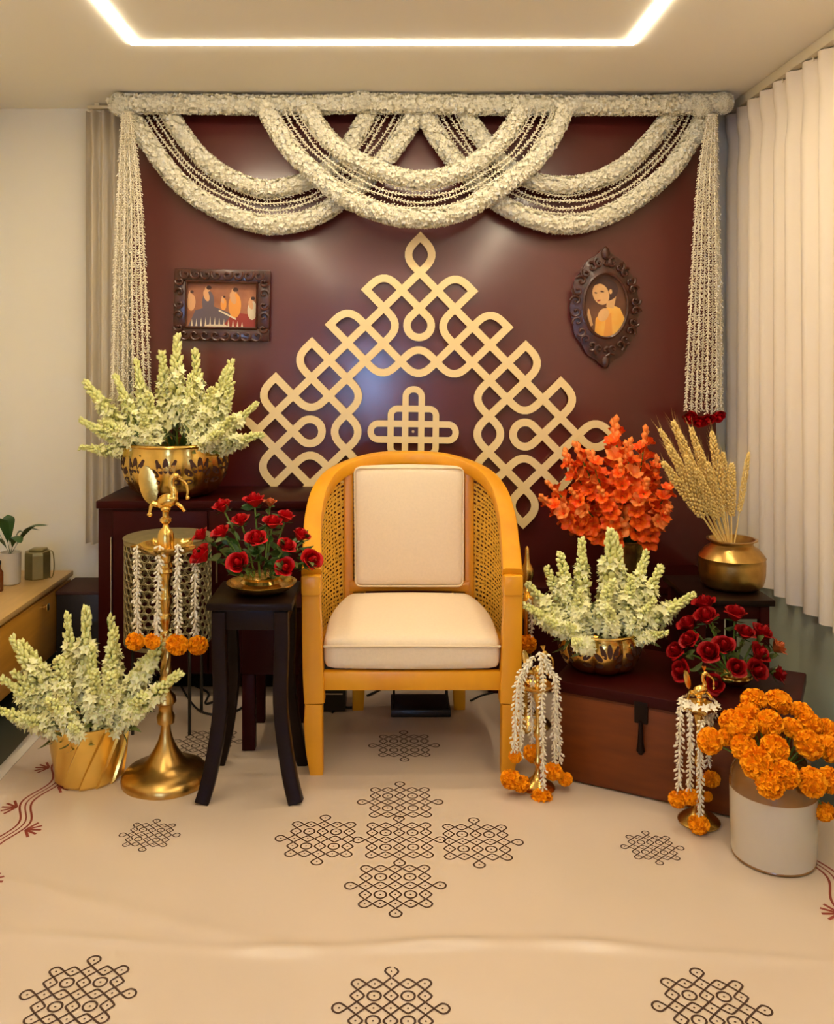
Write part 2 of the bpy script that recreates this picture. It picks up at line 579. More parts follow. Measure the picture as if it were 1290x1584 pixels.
def motif(px, py, sp, rot=0.0, knobs='LRTB', lw=0.0047):
    c = on(px, py, 0.004)
    ca, sa = math.cos(rot), math.sin(rot)

    def W(x, y):
        return (c.x + (x * ca - y * sa) * sp, c.y + (x * sa + y * ca) * sp)
    cells = {(i, j) for i in range(-2, 3) for j in range(-2, 3)}
    for k, p in (('L', (-3, 0)), ('R', (3, 0)), ('T', (0, 3)), ('B', (0, -3))):
        if k in knobs:
            cells.add(p)
    mb = MB()
    for (i, j) in cells:
        def conn(a, b):
            if (i + a, j + b) not in cells:
                return False
            return j % 2 == 0 if a else i % 2 == 0
        con = [conn(1, 0), conn(0, 1), conn(-1, 0), conn(0, -1)]
        rr = 0.40
        pts = []
        for q in range(4):
            A, B = con[q], con[(q + 1) % 4]
            e1 = ((1, 0), (0, 1), (-1, 0), (0, -1))[q]
            e2 = ((0, 1), (-1, 0), (0, -1), (1, 0))[q]
            ra, rb = (0.5 if A else rr), (0.5 if B else rr)
            for k in range(6):
                t = k / 6
                if A and B:
                    u, v = 0.5 * (1 - t), 0.5 * t
                elif not A and not B:
                    u, v = rr * math.cos(t * math.pi / 2), rr * math.sin(t * math.pi / 2)
                else:
                    if A:
                        p0, p1, p2 = (0.5, 0), (0.5 - rr, rr), (0, rr)
                    else:
                        p0, p1, p2 = (rr, 0), (rr, 0.5 - rr), (0, 0.5)
                    u = (1 - t) ** 2 * p0[0] + 2 * t * (1 - t) * p1[0] + t * t * p2[0]
                    v = (1 - t) ** 2 * p0[1] + 2 * t * (1 - t) * p1[1] + t * t * p2[1]
                pts.append(W(i + u * e1[0] + v * e2[0], j + u * e1[1] + v * e2[1]))
        ribbon(mb, pts, lw, closed=True)
        d = [W(i + 0.07 * math.cos(k * math.pi / 3), j + 0.07 * math.sin(k * math.pi / 3)) for k in range(6)]
        mb.add([(x, y, sheet_h(x, y) + 0.0008) for x, y in d], [tuple(range(6))])
    part('printed_motif', mb, M_PRINT, sheet, smooth=False)


S1 = 0.0372
motif(617.5, 1300, S1, knobs='LRTB')
motif(619, 1241, S1, knobs='LRT')
motif(611.5, 1371, S1, knobs='LRB')
motif(497, 1298, S1, R(-1.5), knobs='LTB')
motif(737, 1303, S1, R(-1.5), knobs='RTB')
motif(604.5, 1560, 0.0352, R(-1))
motif(121, 1537, 0.0352, R(1))
motif(1101, 1561, 0.0352, R(-3))
motif(231.5, 1292, 0.0247, R(0), lw=0.0034)
motif(1009, 1311, 0.0247, R(-2), lw=0.0034)
motif(625, 1153, 0.0352)
motif(322, 1147, 0.0352)


def border(x0, ya, yb, sgn):
    mb = MB()
    n = int((yb - ya) / 0.01)
    for off, mi in ((-0.016, 0), (0.0, 1), (0.016, 0)):
        pts = [(x0 + off + 0.020 * math.sin(y * 2 * math.pi / 0.25), y) for y in [ya + (yb - ya) * k / n for k in range(n + 1)]]
        ribbon(mb, pts, 0.0062 if mi == 0 else 0.0045, mi=mi)
    part('printed_border', mb, [M_PRINT_R, M_PRINT_R], sheet, smooth=False)
    y = ya + 0.03
    s = 1
    while y < yb:
        bx = x0 + s * 0.038
        mb = MB()
        for a in (-60, -30, 0, 30, 60):
            dx, dy = math.cos(R(a)) * s, math.sin(R(a))
            pts = [(bx + dx * l, y + dy * l) for l in (0.0, 0.018, 0.034, 0.044)]
            ribbon(mb, pts, 0.008)
        part('printed_sprig', mb, M_PRINT_R, sheet, smooth=False)
        y += 0.125
        s = -s


border(on(58, 1230).x + 0.01, 1.0, 3.05, 1)
border(on(1266, 1345).x, 1.0, 3.2, -1)

# ================================================================== BACK PANEL, CONSOLES
PY = 3.90
pX0, pX1 = at(205, 500, PY).x, at(1108, 500, PY).x
pan = thing('maroon_panel', 'glossy maroon back panel behind the flower swags', 'panel', ((pX0 + pX1) / 2, PY, 0))
part('panel_board', MB().box(pX0, pX1, PY, PY + 0.04, 0.0, 2.40, 0.003), M_PANEL, pan)
part('batten', MB().box(pX0 + 0.05, pX0 + 0.1, PY + 0.04, ROOM_Y1, 0.0, 2.38), M_CONSOLE, pan)
part('batten', MB().box(pX1 - 0.1, pX1 - 0.05, PY + 0.04, ROOM_Y1, 0.0, 2.38), M_CONSOLE, pan)

cX0 = at(150, 775, 3.5).x
cZ = at(150, 775, 3.5).z
con = thing('console_cabinet', 'dark maroon console cabinet under the large lotus bowl at left', 'cabinet', (-0.75, 3.7, 0))
part('body', MB().box(cX0, -0.28, 3.515, 3.895, 0.09, cZ - 0.03, 0.003), M_CONSOLE, con)
part('top', MB().box(cX0 - 0.004, -0.275, 3.5, 3.897, cZ - 0.03, cZ, 0.003), M_CONSOLE, con)
dm = at(322, 900, 3.5).x
for a, b in ((cX0 + 0.06, dm - 0.004), (dm + 0.004, -0.285)):
    d = part('door', MB().box(a, b, 3.503, 3.514, 0.1, cZ - 0.04, 0.003), M_CONSOLE, con)
    hx = b - 0.03 if a < -0.8 else a + 0.03
    part('handle', MB().tube([(hx, 3.495, 0.45), (hx, 3.495, 0.55)], 0.004, 8), M_SILVER, d)
part('edge_strip', MB().box(cX0 + 0.052, cX0 + 0.056, 3.498, 3.514, 0.12, cZ - 0.14), M_SILVER, con, label='thin pale strip')  # narrow pale upright line beside the left door
for x in (cX0 + 0.03, -0.31):
    for y in (3.54, 3.86):
        part('leg', MB().box(x - 0.02, x + 0.02, y - 0.02, y + 0.02, 0.0, 0.09), M_CONSOLE, con)

lo = thing('low_console', 'low dark maroon console behind the right bowls, mostly in shade', 'cabinet', (0.8, 3.7, 0))
part('body', MB().box(0.36, 1.30, 3.53, 3.895, 0.05, 0.40, 0.003), M_CONSOLE, lo)
part('top', MB().box(0.35, 1.31, 3.52, 3.897, 0.40, 0.425, 0.003), M_CONSOLE, lo)
for x in (0.40, 1.26):
    for y in (3.56, 3.86):
        part('leg', MB().box(x - 0.02, x + 0.02, y - 0.02, y + 0.02, 0.0, 0.05), M_CONSOLE, lo)

pl = thing('plinth_box', 'low black box in the gap beside the honey wood cabinet', 'box', (-1.27, 3.88, 0))
part('body', MB().box(-1.395, -1.16, 3.77, 4.0, 0.0, 0.33, 0.004), M_BLACK, pl)
part('lid', MB().box(-1.398, -1.157, 3.765, 4.003, 0.33, 0.345, 0.003), M_CUT, pl)

# ------------------------------------------------------------------ kolam lattice
KY = 3.878
k0 = at(649.5, 421.5, KY)
ksc = (at(749.5, 421.5, KY).x - k0.x) / 100.0
U = 27.6 * ksc
KR = R(0.85)


def kol(x, z):
    """lattice units (z down) to world xz"""
    ca, sa = math.cos(KR), math.sin(KR)
    return (k0.x + (x * ca - z * sa) * U, k0.z - (x * sa + z * ca) * U)


def path_round(pts, rs, n=7):
    out = [pts[0]]
    for i in range(1, len(pts) - 1):
        p, a, b = Vector(pts[i]), Vector(pts[i - 1]), Vector(pts[i + 1])
        r = rs[i]
        if r <= 0:
            out.append(tuple(p))
            continue
        d1, d2 = (a - p), (b - p)
        l = min(r, d1.length * 0.98, d2.length * 0.98)
        s, e = p + d1.normalized() * l, p + d2.normalized() * l
        for k in range(n + 1):
            t = k / n
            q = s * (1 - t) ** 2 + p * 2 * t * (1 - t) + e * t * t
            out.append(tuple(q))
    out.append(pts[-1])
    return out


def band(mb, pts, w, y0, y1, closed=False):
    n = len(pts)
    L, Q = [], []
    for i in range(n):
        if closed:
            a, b = Vector(pts[i - 1]), Vector(pts[(i + 1) % n])
        else:
            a, b = Vector(pts[max(i - 1, 0)]), Vector(pts[min(i + 1, n - 1)])
        p = Vector(pts[i])
        if closed or 0 < i < n - 1:
            d1, d2 = (p - a).normalized(), (b - p).normalized()
            n1, n2 = Vector((-d1.y, d1.x)), Vector((-d2.y, d2.x))
            m = (n1 + n2)
            m = m.normalized() if m.length > 1e-6 else n1
            k = 1 / max(0.5, m.dot(n1))
            nn = m * k
        else:
            d = (b - a).normalized()
            nn = Vector((-d.y, d.x))
        L.append((p + nn * w / 2)[:])
        Q.append((p - nn * w / 2)[:])
    if closed:
        L.append(L[0])
        Q.append(Q[0])
    L = [kol(*q) for q in L]
    Q = [kol(*q) for q in Q]
    if not closed and pts[0] == pts[-1]:
        h = len(L) // 2
        mb.strip(L[:h + 1], Q[:h + 1], y0, y1)
        mb.strip(L[h:], Q[h:], y0 - 0.0006, y1)
        return
    mb.strip(L, Q, y0, y1)


# lattice paths, left half (mirrored); P = pointed, o = rounded, . = end on a crossing
LAT = [
    [(0, 0), (-1, -1, 'o'), (0, -2, 'P'), (1, -1, 'o'), (0, 0)],
    [(-1, 1), (-2, 0, 'o'), (-3, 1, 'P'), (-2, 2)],
    [(-3, 3), (-4, 2, 'o'), (-5, 3, 'P'), (-4, 4)],
    [(-5, 5), (-6, 4, 'P'), (-7, 5, 'o'), (-6, 6)],
    [(-7, 7), (-8, 6, 'P'), (-9, 7, 'o'), (-8, 8)],
    [(-9, 9), (-10, 8, 'o'), (-11, 9, 'P'), (-10, 10, 'o'), (-9, 9)],
    [(-8, 10), (-9, 11, 'o'), (-8, 12, 'P'), (-7, 11)],
    [(-6, 12), (-7, 13, 'o'), (-6, 14, 'P'), (-5, 13, 'o'), (-6, 12)],
    [(-2, 2), (-1, 3, 'o'), (-2, 4)],
    [(-1, 5), (0, 4, 'o'), (1, 5)],
    [(-1, 5), (0, 6, 'o'), (1, 5)],
    [(-3, 5), (-2, 6, 'o'), (-1, 5)],
    [(-4, 6), (-3, 7, 'o'), (-4, 8)],
    [(-4, 8), (-3, 9, 'o'), (-4, 10)],
    [(-4, 8), (-5, 9, 'o'), (-4, 10)],
    [(-5, 7), (-6, 8, 'o'), (-7, 7)],
    [(-7, 11), (-6, 10, 'o'), (-5, 11)],
    [(-4, 10), (-3, 11, 'o'), (-4, 12, 'o'), (-5, 11)],
]
SEG = [((0, 0), (-1, 1)), ((-1, 1), (-2, 2)), ((-1, 1), (0, 2)), ((-2, 2), (-3, 3)), ((-3, 3), (-2, 4)), ((-3, 3), (-4, 4)),
       ((-2, 4), (-3, 5)), ((-2, 4), (-1, 5)), ((-4, 4), (-3, 5)), ((-4, 4), (-5, 5)), ((-3, 5), (-4, 6)), ((-5, 5), (-4, 6)),
       ((-5, 5), (-6, 6)), ((-4, 6), (-5, 7)), ((-6, 6), (-5, 7)), ((-6, 6), (-7, 7)), ((-5, 7), (-4, 8)), ((-7, 7), (-8, 8)),
       ((-8, 8), (-7, 9)), ((-8, 8), (-9, 9)), ((-9, 9), (-8, 10)), ((-7, 9), (-8, 10)), ((-8, 10), (-7, 11)), ((-7, 11), (-6, 12)),
       ((-4, 10), (-5, 11)), ((-5, 11), (-6, 12))]
BW = 0.42
kb = MB()
e = 0
for sgn in (1, -1):
    for p in LAT:
        if sgn < 0 and p[0][0] == 0 and p[-1][0] == 0:
            continue
        if sgn < 0 and abs(p[0][0]) == abs(p[-1][0]) == 1 and p[0][0] != p[-1][0]:
            continue
        pts = [(q[0] * sgn, q[1]) for q in p]
        rs = [0 if len(q) == 2 or q[2] == 'P' else (1.0 if q[2] == 'o' else 1.38) for q in p]
        rs = [r * 0.98 if r == 1.0 else r for r in rs]
        q = path_round(pts, rs)
        e += 1
        band(kb, q, BW, KY + 0.00001 * e, KY + 0.012)
    for a, b in SEG:
        e += 1
        band(kb, [(a[0] * sgn, a[1]), (b[0] * sgn, b[1])], BW, KY + 0.00001 * e, KY + 0.012)
def drop(x0, z0, ang):
    rho = 0.68
    cx, cz = x0 + rho * math.sqrt(2) * math.cos(ang), z0 + rho * math.sqrt(2) * math.sin(ang)
    return [(x0, z0)] + [(cx + rho * math.cos(ang + R(-135 + 270 * k / 22)), cz + rho * math.sin(ang + R(-135 + 270 * k / 22))) for k in range(23)] + [(x0, z0)]


for (a, b, g) in ((0, 2, 90), (-7, 9, 0), (7, 9, 180)):
    e += 1
    band(kb, drop(a, b, R(g)), BW, KY + 0.00001 * e, KY + 0.012)
kt = thing('kolam_cutout', 'large pale gold lattice of interlaced loops rising behind the chair', 'wall ornament', (k0.x, KY, k0.z))
part('lattice', kb, M_MDF, kt, smooth=False)
sb = MB()
for (i, j) in ((0, 1), (-8, 9), (8, 9), (-4, 5), (4, 5)):
    x, z = kol(i, j + (1 if (i + j) % 2 else 0))
    sb.tube([(x, KY + 0.012, z), (x, PY, z)], 0.006, 8)
part('spacer', sb, M_MDF, kt, kind='stuff')


def stadium(x0, x1, z0, z1, r, n=8):
    pts = []
    for cx, cz, a0 in ((x1 - r, z0 + r, -90), (x1 - r, z1 - r, 0), (x0 + r, z1 - r, 90), (x0 + r, z0 + r, 180)):
        for k in range(n + 1):
            a = R(a0 + 90 * k / n)
            pts.append((cx + r * math.cos(a), cz + r * math.sin(a)))
    return pts


c0 = (629 - 643) / 57.5
mc = thing('kolam_cutout_small', 'small pale gold cross of looped bands inside the lattice arch', 'wall ornament', (k0.x, KY, k0.z - 8 * U))
kb = MB()


def cp(x):
    return (x - 643) / 57.5


def cz_(y):
    return (y - 148) / 57.5


band(kb, stadium(cp(492), cp(766), cz_(637), cz_(688), 0.42), 0.35, KY, KY + 0.012, True)
band(kb, stadium(cp(603), cp(655), cz_(525), cz_(799), 0.42), 0.35, KY + 0.00003, KY + 0.012, True)
band(kb, stadium(cp(556), cp(702), cz_(588), cz_(734), 0.38), 0.35, KY + 0.00006, KY + 0.012, True)
part('loops', kb, M_MDF, mc, smooth=False)
x, z = kol(cp(629), cz_(662))
part('spacer', MB().tube([(x, KY + 0.012, z), (x, PY, z)], 0.006, 8), M_MDF, mc)

# ================================================================== FLOWER TEMPLATES
def floret_tmpl(n=6, lift=0.55, w=0.5, l=1.0):
    """small open flower, unit size: n narrow petals"""
    vs, fs = [(0, 0, 0)], []
    for i in range(n):
        a = 2 * math.pi * i / n
        ca, sa = math.cos(a), math.sin(a)

        def P(r, s, z):
            return (ca * r - sa * s, sa * r + ca * s, z)
        b = len(vs)
        vs += [P(0.5 * l, -w / 2, lift * 0.7), P(0.5 * l, w / 2, lift * 0.7), P(l, 0, lift)]
        fs += [(0, b, b + 2, b + 1)]
    return vs, fs


def bud_tmpl(r=0.22, n=5):
    vs, fs = [(0, 0, 0)], []
    for i in range(n):
        a = 2 * math.pi * i / n
        vs.append((r * 0.6 * math.cos(a), r * 0.6 * math.sin(a), 0.35))
    for i in range(n):
        a = 2 * math.pi * i / n
        vs.append((r * math.cos(a), r * math.sin(a), 0.75))
    vs.append((0, 0, 1.05))
    for i in range(n):
        k = (i + 1) % n
        fs += [(0, 1 + k, 1 + i), (1 + i, 1 + k, 1 + n + k, 1 + n + i), (1 + n + i, 1 + n + k, 1 + 2 * n)]
    return vs, fs


FL6 = floret_tmpl(6, 0.5, 0.55)
FL5 = floret_tmpl(5, 0.75, 0.75)
BUD = bud_tmpl()


def rope(path, r, dens=9000, size=0.012, seed=1):
    """thick garland: a core tube studded with small ruffled flowers"""
    rg = random.Random(seed)
    P = resample(path, 0.012)
    core = MB().tube(P, r * 0.86, 10)
    Ms, Ls = [], []
    L = sum((P[i + 1] - P[i]).length for i in range(len(P) - 1))
    N = int(L * 2 * math.pi * r * dens)
    for k in range(N):
        s = rg.random() * (len(P) - 1)
        i = min(int(s), len(P) - 2)
        p = P[i].lerp(P[i + 1], s - i)
        t = (P[i + 1] - P[i]).normalized()
        u = t.orthogonal().normalized()
        a = rg.random() * 2 * math.pi
        nrm = (u * math.cos(a) + t.cross(u) * math.sin(a))
        nrm = (nrm + Vector((rg.uniform(-.3, .3), rg.uniform(-.3, .3), rg.uniform(-.3, .3)))).normalized()
        Ms.append(basis(nrm, rg.random() * 6, size * rg.uniform(0.8, 1.25)))
        Ls.append((p + nrm * (r * rg.uniform(0.72, 0.92)))[:])
    core.inst(FL5, Ms, Ls)
    return core


def strand(path, step=0.011, size=0.015, r0=0.002, nb=3, seed=1, tilt=-0.35, down=True):
    """string of jasmine buds"""
    rg = random.Random(seed)
    P = resample(path, step)
    mb = MB()
    Ms, Ls = [], []
    for i in range(len(P)):
        t = (P[min(i + 1, len(P) - 1)] - P[max(i - 1, 0)]).normalized()
        u = t.orthogonal().normalized()
        a0 = rg.random() * 6.28
        for k in range(nb):
            a = a0 + 2 * math.pi * k / nb + rg.uniform(-.3, .3)
            n = u * math.cos(a) + t.cross(u) * math.sin(a)
            n = (n + t * rg.uniform(0.6, 1.8)).normalized()
            Ms.append(basis(n, rg.random() * 6, size * rg.uniform(0.75, 1.2)))
            Ls.append((P[i] + n * r0)[:])
    mb.inst(BUD, Ms, Ls)
    mb.tube(P, r0 * 1.3, 5)
    return mb


# ================================================================== SWAGS
def pxpath(pts, Y, n=6):
    return catmull([at(x, y, Y) for x, y in pts], n)


A_OUT = [(197, 172), (207, 188), (239, 235), (281, 286), (332, 321), (402, 347), (463, 344), (509, 323), (560, 283), (602, 239), (632, 196), (645, 170)]
A_IN = [(258, 168), (267, 184), (300, 230), (342, 267), (398, 291), (444, 288), (486, 275), (520, 250), (546, 216), (566, 182), (572, 168)]
B_OUT = [(412, 168), (421, 188), (453, 235), (486, 267), (532, 305), (602, 333), (662, 338), (716, 326), (771, 292), (826, 250), (862, 195), (872, 168)]
B_IN = [(476, 168), (486, 186), (519, 226), (565, 254), (621, 274), (665, 277), (716, 262), (766, 226), (796, 188), (804, 168)]
C_OUT = [(1092, 172), (1083, 192), (1043, 256), (993, 301), (942, 332), (892, 347), (841, 344), (776, 317), (735, 282), (695, 238), (664, 192), (654, 168)]
C_IN = [(1036, 168), (1028, 190), (983, 241), (942, 270), (892, 285), (841, 284), (808, 272), (775, 250), (751, 221), (726, 186), (718, 168)]


def swag(o_pts, i_pts, Y, label, seed):
    t = thing('flower_swag', label, 'swag', at(o_pts[len(o_pts) // 2][0], o_pts[len(o_pts) // 2][1], Y), 'white flower swags of the valance')
    part('outer_garland', rope(pxpath(o_pts, Y), 0.036, seed=seed), M_WHITE, t, kind='stuff', angle=180)
    part('inner_garland', rope(pxpath(i_pts, Y), 0.033, seed=seed + 1), M_WHITE, t, kind='stuff', angle=180)
    O = resample(pxpath(o_pts, Y + 0.005), 0.02)
    I = resample(pxpath(i_pts, Y + 0.005), 0.02)
    for f in (0.26, 0.42, 0.58, 0.74):
        path = []
        for k in range(60):
            a = O[int(k / 59 * (len(O) - 1))]
            b = I[int(k / 59 * (len(I) - 1))]
            path.append(a.lerp(b, f + 0.02 * math.sin(k * 0.5 + f * 20)))
        part('bud_strand', strand(path, 0.014, 0.013, 0.002, 3, seed + int(f * 100)), M_JASMINE, t, kind='stuff', angle=180)


swag(A_OUT, A_IN, 3.84, 'white flower swag at the left of the valance, above the rectangular picture', 11)
swag(C_OUT, C_IN, 3.84, 'white flower swag at the right of the valance, above the oval picture', 21)
swag(B_OUT, B_IN, 3.755, 'middle white flower swag overlapping the two beside it', 31)
bar = pxpath([(178, 156), (195, 160), (300, 161), (450, 163), (560, 160), (700, 162), (850, 163), (1000, 163), (1095, 160), (1125, 158)], 3.80)
tb = thing('flower_bar', 'straight thick white flower garland along the top of the maroon panel', 'garland', bar[len(bar) // 2])
part('garland', rope(bar, 0.038, seed=41), M_WHITE, tb, kind='stuff', angle=180)
kn = MB()
Ms, Ls = [], []
for (x, y, r) in ((186, 162, 0.05), (1118, 160, 0.045), (560, 156, 0.045), (1085, 166, 0.045)):
    c = at(x, y, 3.79)
    kn.ellipsoid(c, (r * 0.85,) * 3)
    for k in range(420):
        n = Vector((rnd.gauss(0, 1), rnd.gauss(0, 1), rnd.gauss(0, 1))).normalized()
        Ms.append(basis(n, rnd.random() * 6, 0.012))
        Ls.append((c + n * r * 0.82)[:])
kn.inst(FL5, Ms, Ls)
part('flower_knot', kn, M_WHITE, tb, kind='stuff', angle=180)


def tassel(top, bots, Y, label, seed, roses):
    t = thing('bud_tassel', label, 'tassel', at(top[0], top[1], Y), 'hanging jasmine tassels')
    for k, (bx, by) in enumerate(bots):
        f = k / (len(bots) - 1)
        dy = (0.035 if k % 2 else -0.02)
        p0, p2 = at(top[0] - 6 + 12 * f, top[1], Y + dy * 0.4), at(bx, by, Y + dy)
        pm = at((top[0] * 0.45 + bx * 0.55), top[1] + (by - top[1]) * 0.25, Y + dy * 0.9)
        path = catmull([p0, pm, p0.lerp(p2, 0.6) + Vector(((bx - top[0]) * 0.00035, 0, 0)), p2], 12)
        part('bud_strand', strand(path, 0.0105, 0.0135, 0.0022, 3, seed + k), M_JASMINE, t, kind='stuff', angle=180)
    return t


tassel((196, 172), [(x, 676 + 6 * (k % 3)) for k, x in enumerate((173, 181, 190, 198, 207, 216, 225, 234))], 3.76,
       'jasmine bud tassel hanging at the left end, above the large lotus bowl', 100, False)
tassel((1102, 176), [(x, 632 + 5 * (k % 3)) for k, x in enumerate((1061, 1069, 1077, 1085, 1093, 1101, 1108, 1115))], 3.76,
       'jasmine bud tassel hanging beside the right curtain, ending in red roses', 130, True)


# ================================================================== FLOWER PROTOTYPES
def rose_mesh(seed):
    """spiral rose bloom, unit radius about 1, opening along +z"""
    rg = random.Random(seed)
    mb = MB()
    mb.ellipsoid((0, 0, 0.45), (0.28, 0.28, 0.68), nu=8, nv=6)
    for k in range(17):
        f = k / 16
        a0 = k * 2.4
        rad = 0.16 + 0.62 * f
        hgt = 1.25 - 0.42 * f
        spread = 0.75 + 0.25 * f
        nu, nv = 5, 4
        vs, fs = [], []
        for j in range(nv + 1):
            v = j / nv
            z = -0.25 + 0.15 * f + (hgt + 0.2) * v
            rr = rad * (0.35 + 0.75 * math.sin(min(1, v * 1.1) * math.pi / 2)) + (0.20 * f * max(0, v - 0.65) / 0.35)
            rr *= 1 - 0.45 * (1 - f) * max(0, v - 0.45) / 0.55
            z -= 0.28 * f * max(0, v - 0.7) / 0.3
            for i in range(nu + 1):
                u = i / nu * 2 - 1
                a = a0 + u * spread * (0.62 + 0.5 * math.sin(math.pi * min(1, v * 0.85 + 0.1)))
                zz = z - 0.16 * u * u * v + 0.02 * rg.uniform(-1, 1)
                q = rr * (1 + 0.05 * u)
                vs.append((q * math.cos(a), q * math.sin(a), zz))
        for j in range(nv):
            for i in range(nu):
                fs.append((j * (nu + 1) + i, j * (nu + 1) + i + 1, (j + 1) * (nu + 1) + i + 1, (j + 1) * (nu + 1) + i))
        mb.add(vs, fs)
    return mb


def leaf_tmpl(l=1.0, w=0.45, curl=0.15, n=6):
    vs, fs = [], []
    for i in range(n + 1):
        t = i / n
        ww = w * math.sin(math.pi * min(1, t * 0.94 + 0.03)) ** 0.8 * (1 - 0.25 * t) / 2
        z = curl * math.sin(t * math.pi * 0.8) - curl * 0.6 * t * t
        vs += [(-ww, 0, t * l), (0, -0.12 * ww - z * 0, t * l), (ww, 0, t * l)]
        for q in (-3, -2, -1):
            x, y, zz = vs[q]
            vs[q] = (x, y + z, zz)
    for i in range(n):
        for k in range(2):
            fs.append((i * 3 + k, i * 3 + k + 1, (i + 1) * 3 + k + 1, (i + 1) * 3 + k))
    return vs, fs


LEAF = leaf_tmpl()
LEAF_N = leaf_tmpl(1.0, 0.2, 0.1)


def marigold_mesh(seed, n=280):
    rg = random.Random(seed)
    mb = MB()
    mb.ellipsoid((0, 0, 0), (0.8, 0.8, 0.66), nu=10, nv=8)
    pet = ([(-0.16, 0, 0), (0.16, 0, 0), (0.24, 0.06, 0.22), (-0.24, 0.06, 0.22), (0.1, 0.16, 0.34), (-0.1, 0.16, 0.34)], [(0, 1, 2, 3), (3, 2, 4, 5)])
    Ms, Ls = [], []
    for k in range(n):
        z = 1 - 2 * (k + 0.5) / n
        if z < -0.75:
            continue
        a = k * 2.39996
        r = math.sqrt(1 - z * z)
        d = Vector((r * math.cos(a), r * math.sin(a), z))
        nn = (d + Vector((rg.uniform(-.25, .25), rg.uniform(-.25, .25), rg.uniform(-.1, .3)))).normalized()
        Ms.append(basis(nn, rg.random() * 6.28, rg.uniform(0.7, 0.95)))
        Ls.append((d.x * 0.78, d.y * 0.78, d.z * 0.66))
    mb.inst(pet, Ms, Ls)
    return mb


ROSES = [rose_mesh(s).mesh('rose_bloom', M_ROSE, True, (0, 0, 0), 180) for s in (1, 2, 3)]
ROSES_D = [rose_mesh(s).mesh('rose_bloom_deep', M_ROSE_D, True, (0, 0, 0), 180) for s in (4, 5, 6)]
ROSE_O = rose_mesh(9).mesh('russet_bloom', M_ROSE_O, True, (0, 0, 0), 180)
MARI = [marigold_mesh(s).mesh('marigold_bloom', M_MARI, True, (0, 0, 0), 180) for s in (1, 2, 3)]
sep = MB()
sep.inst(LEAF_N, [basis((math.cos(a), math.sin(a), 0.15), 0, 0.85) for a in [k * 1.2566 for k in range(5)]], [(0, 0, -0.2)] * 5)
SEPAL = sep.mesh('sepals', M_LEAF, True, (0, 0, 0), 180)


def obj(me, name, parent, loc=(0, 0, 0), q=None, s=1.0, kind=None, label=None):
    o = bpy.data.objects.new(name, me)
    COL.objects.link(o)
    o.parent = parent
    o.location = loc
    if q is not None:
        o.rotation_mode = 'QUATERNION'
        o.rotation_quaternion = q
    o.scale = (s, s, s)
    if kind:
        o['kind'] = kind
    if label:
        o['label'] = label
    return o


def qz(d, roll=0.0):
    return Vector((0, 0, 1)).rotation_difference(Vector(d).normalized()) @ Quaternion((0, 0, 1), roll)


def rose(head, base, label, group, deep=False, r=0.027, facing=None, leaves=1, kind='red'):
    head, base = Vector(head), Vector(base)
    d = (head - base).normalized()
    f = Vector(facing).normalized() if facing is not None else (d + Vector((0, -0.55, 0.1))).normalized()
    t = thing('red_rose' if kind == 'red' else 'russet_rose', label, 'rose', base, group)
    r *= 1.2
    me = ROSE_O if kind != 'red' else (ROSES_D if deep else ROSES)[rnd.randrange(3)]
    q = qz(f, rnd.random() * 6)
    c = head - base
    obj(me, 'bloom', t, c - f * r * 0.5, q, r)
    obj(SEPAL, 'sepals', t, c - f * r * 0.5, q, r)
    mid = c * 0.55 + Vector((0, 0.006, 0.008))
    sm = MB().tube(catmull([(0, 0, 0), mid, c - f * r * 0.55], 5), 0.0028, 6)
    part('stem', sm, M_STEM, t, local=True)
    for k in range(leaves):
        p = c * (0.6 + 0.15 * k)
        ld = (Vector((rnd.uniform(-1, 1), rnd.uniform(-1.0, -0.1), rnd.uniform(-0.1, 0.7)))).normalized()
        lm_ = MB()
        lm_.inst(LEAF, [basis(ld, rnd.random() * 6, rnd.uniform(0.036, 0.05))], [p[:]])
        ld2 = (ld + Vector((rnd.uniform(-.8, .8), 0, rnd.uniform(-.5, .5)))).normalized()
        lm_.inst(LEAF, [basis(ld2, rnd.random() * 6, rnd.uniform(0.03, 0.042))], [p[:]])
        part('leaf', lm_, M_LEAF2 if deep or rnd.random() < 0.35 else M_LEAF, t, local=True, kind='stuff', angle=180)
    return t


def marigold(head, label, group, r=0.031, facing=(0, -0.6, 0.8), base=None):
    head = Vector(head)
    base = Vector(base) if base is not None else head - Vector(facing).normalized() * r * 1.6
    t = thing('marigold', label, 'marigold', base, group)
    f = Vector(facing).normalized()
    c = head - base
    obj(MARI[rnd.randrange(3)], 'bloom', t, c, qz(f, rnd.random() * 6), r)
    end = c - f * r * 0.5
    if end.length > 0.004:
        part('stem', MB().tube(catmull([(0, 0, 0), end * 0.6 + Vector((0, 0, 0.004)), end], 4), 0.0025, 6), M_STEM, t, local=True)
    return t


# rose cluster at the end of the right tassel
for k, (x, y, lab) in enumerate(((1066, 641, 'red rose at the left of the cluster ending the right tassel'),
                                 (1080, 648, 'second red rose from the left ending the right tassel'),
                                 (1093, 645, 'third red rose from the left ending the right tassel'),
                                 (1109, 640, 'red rose beside the curtain at the end of the right tassel'))):
    h_ = at(x, y, 3.75)
    t = thing('red_rose', lab, 'rose', h_, 'red roses ending the right tassel')
    obj(ROSES[k % 3], 'bloom', t, (0, 0, 0), qz((0.1 * (k - 1.5), -0.75, -0.6), k), 0.034)
    obj(SEPAL, 'sepals', t, (0, 0, 0), qz((0.1 * (k - 1.5), -0.5, -0.8), k), 0.026)


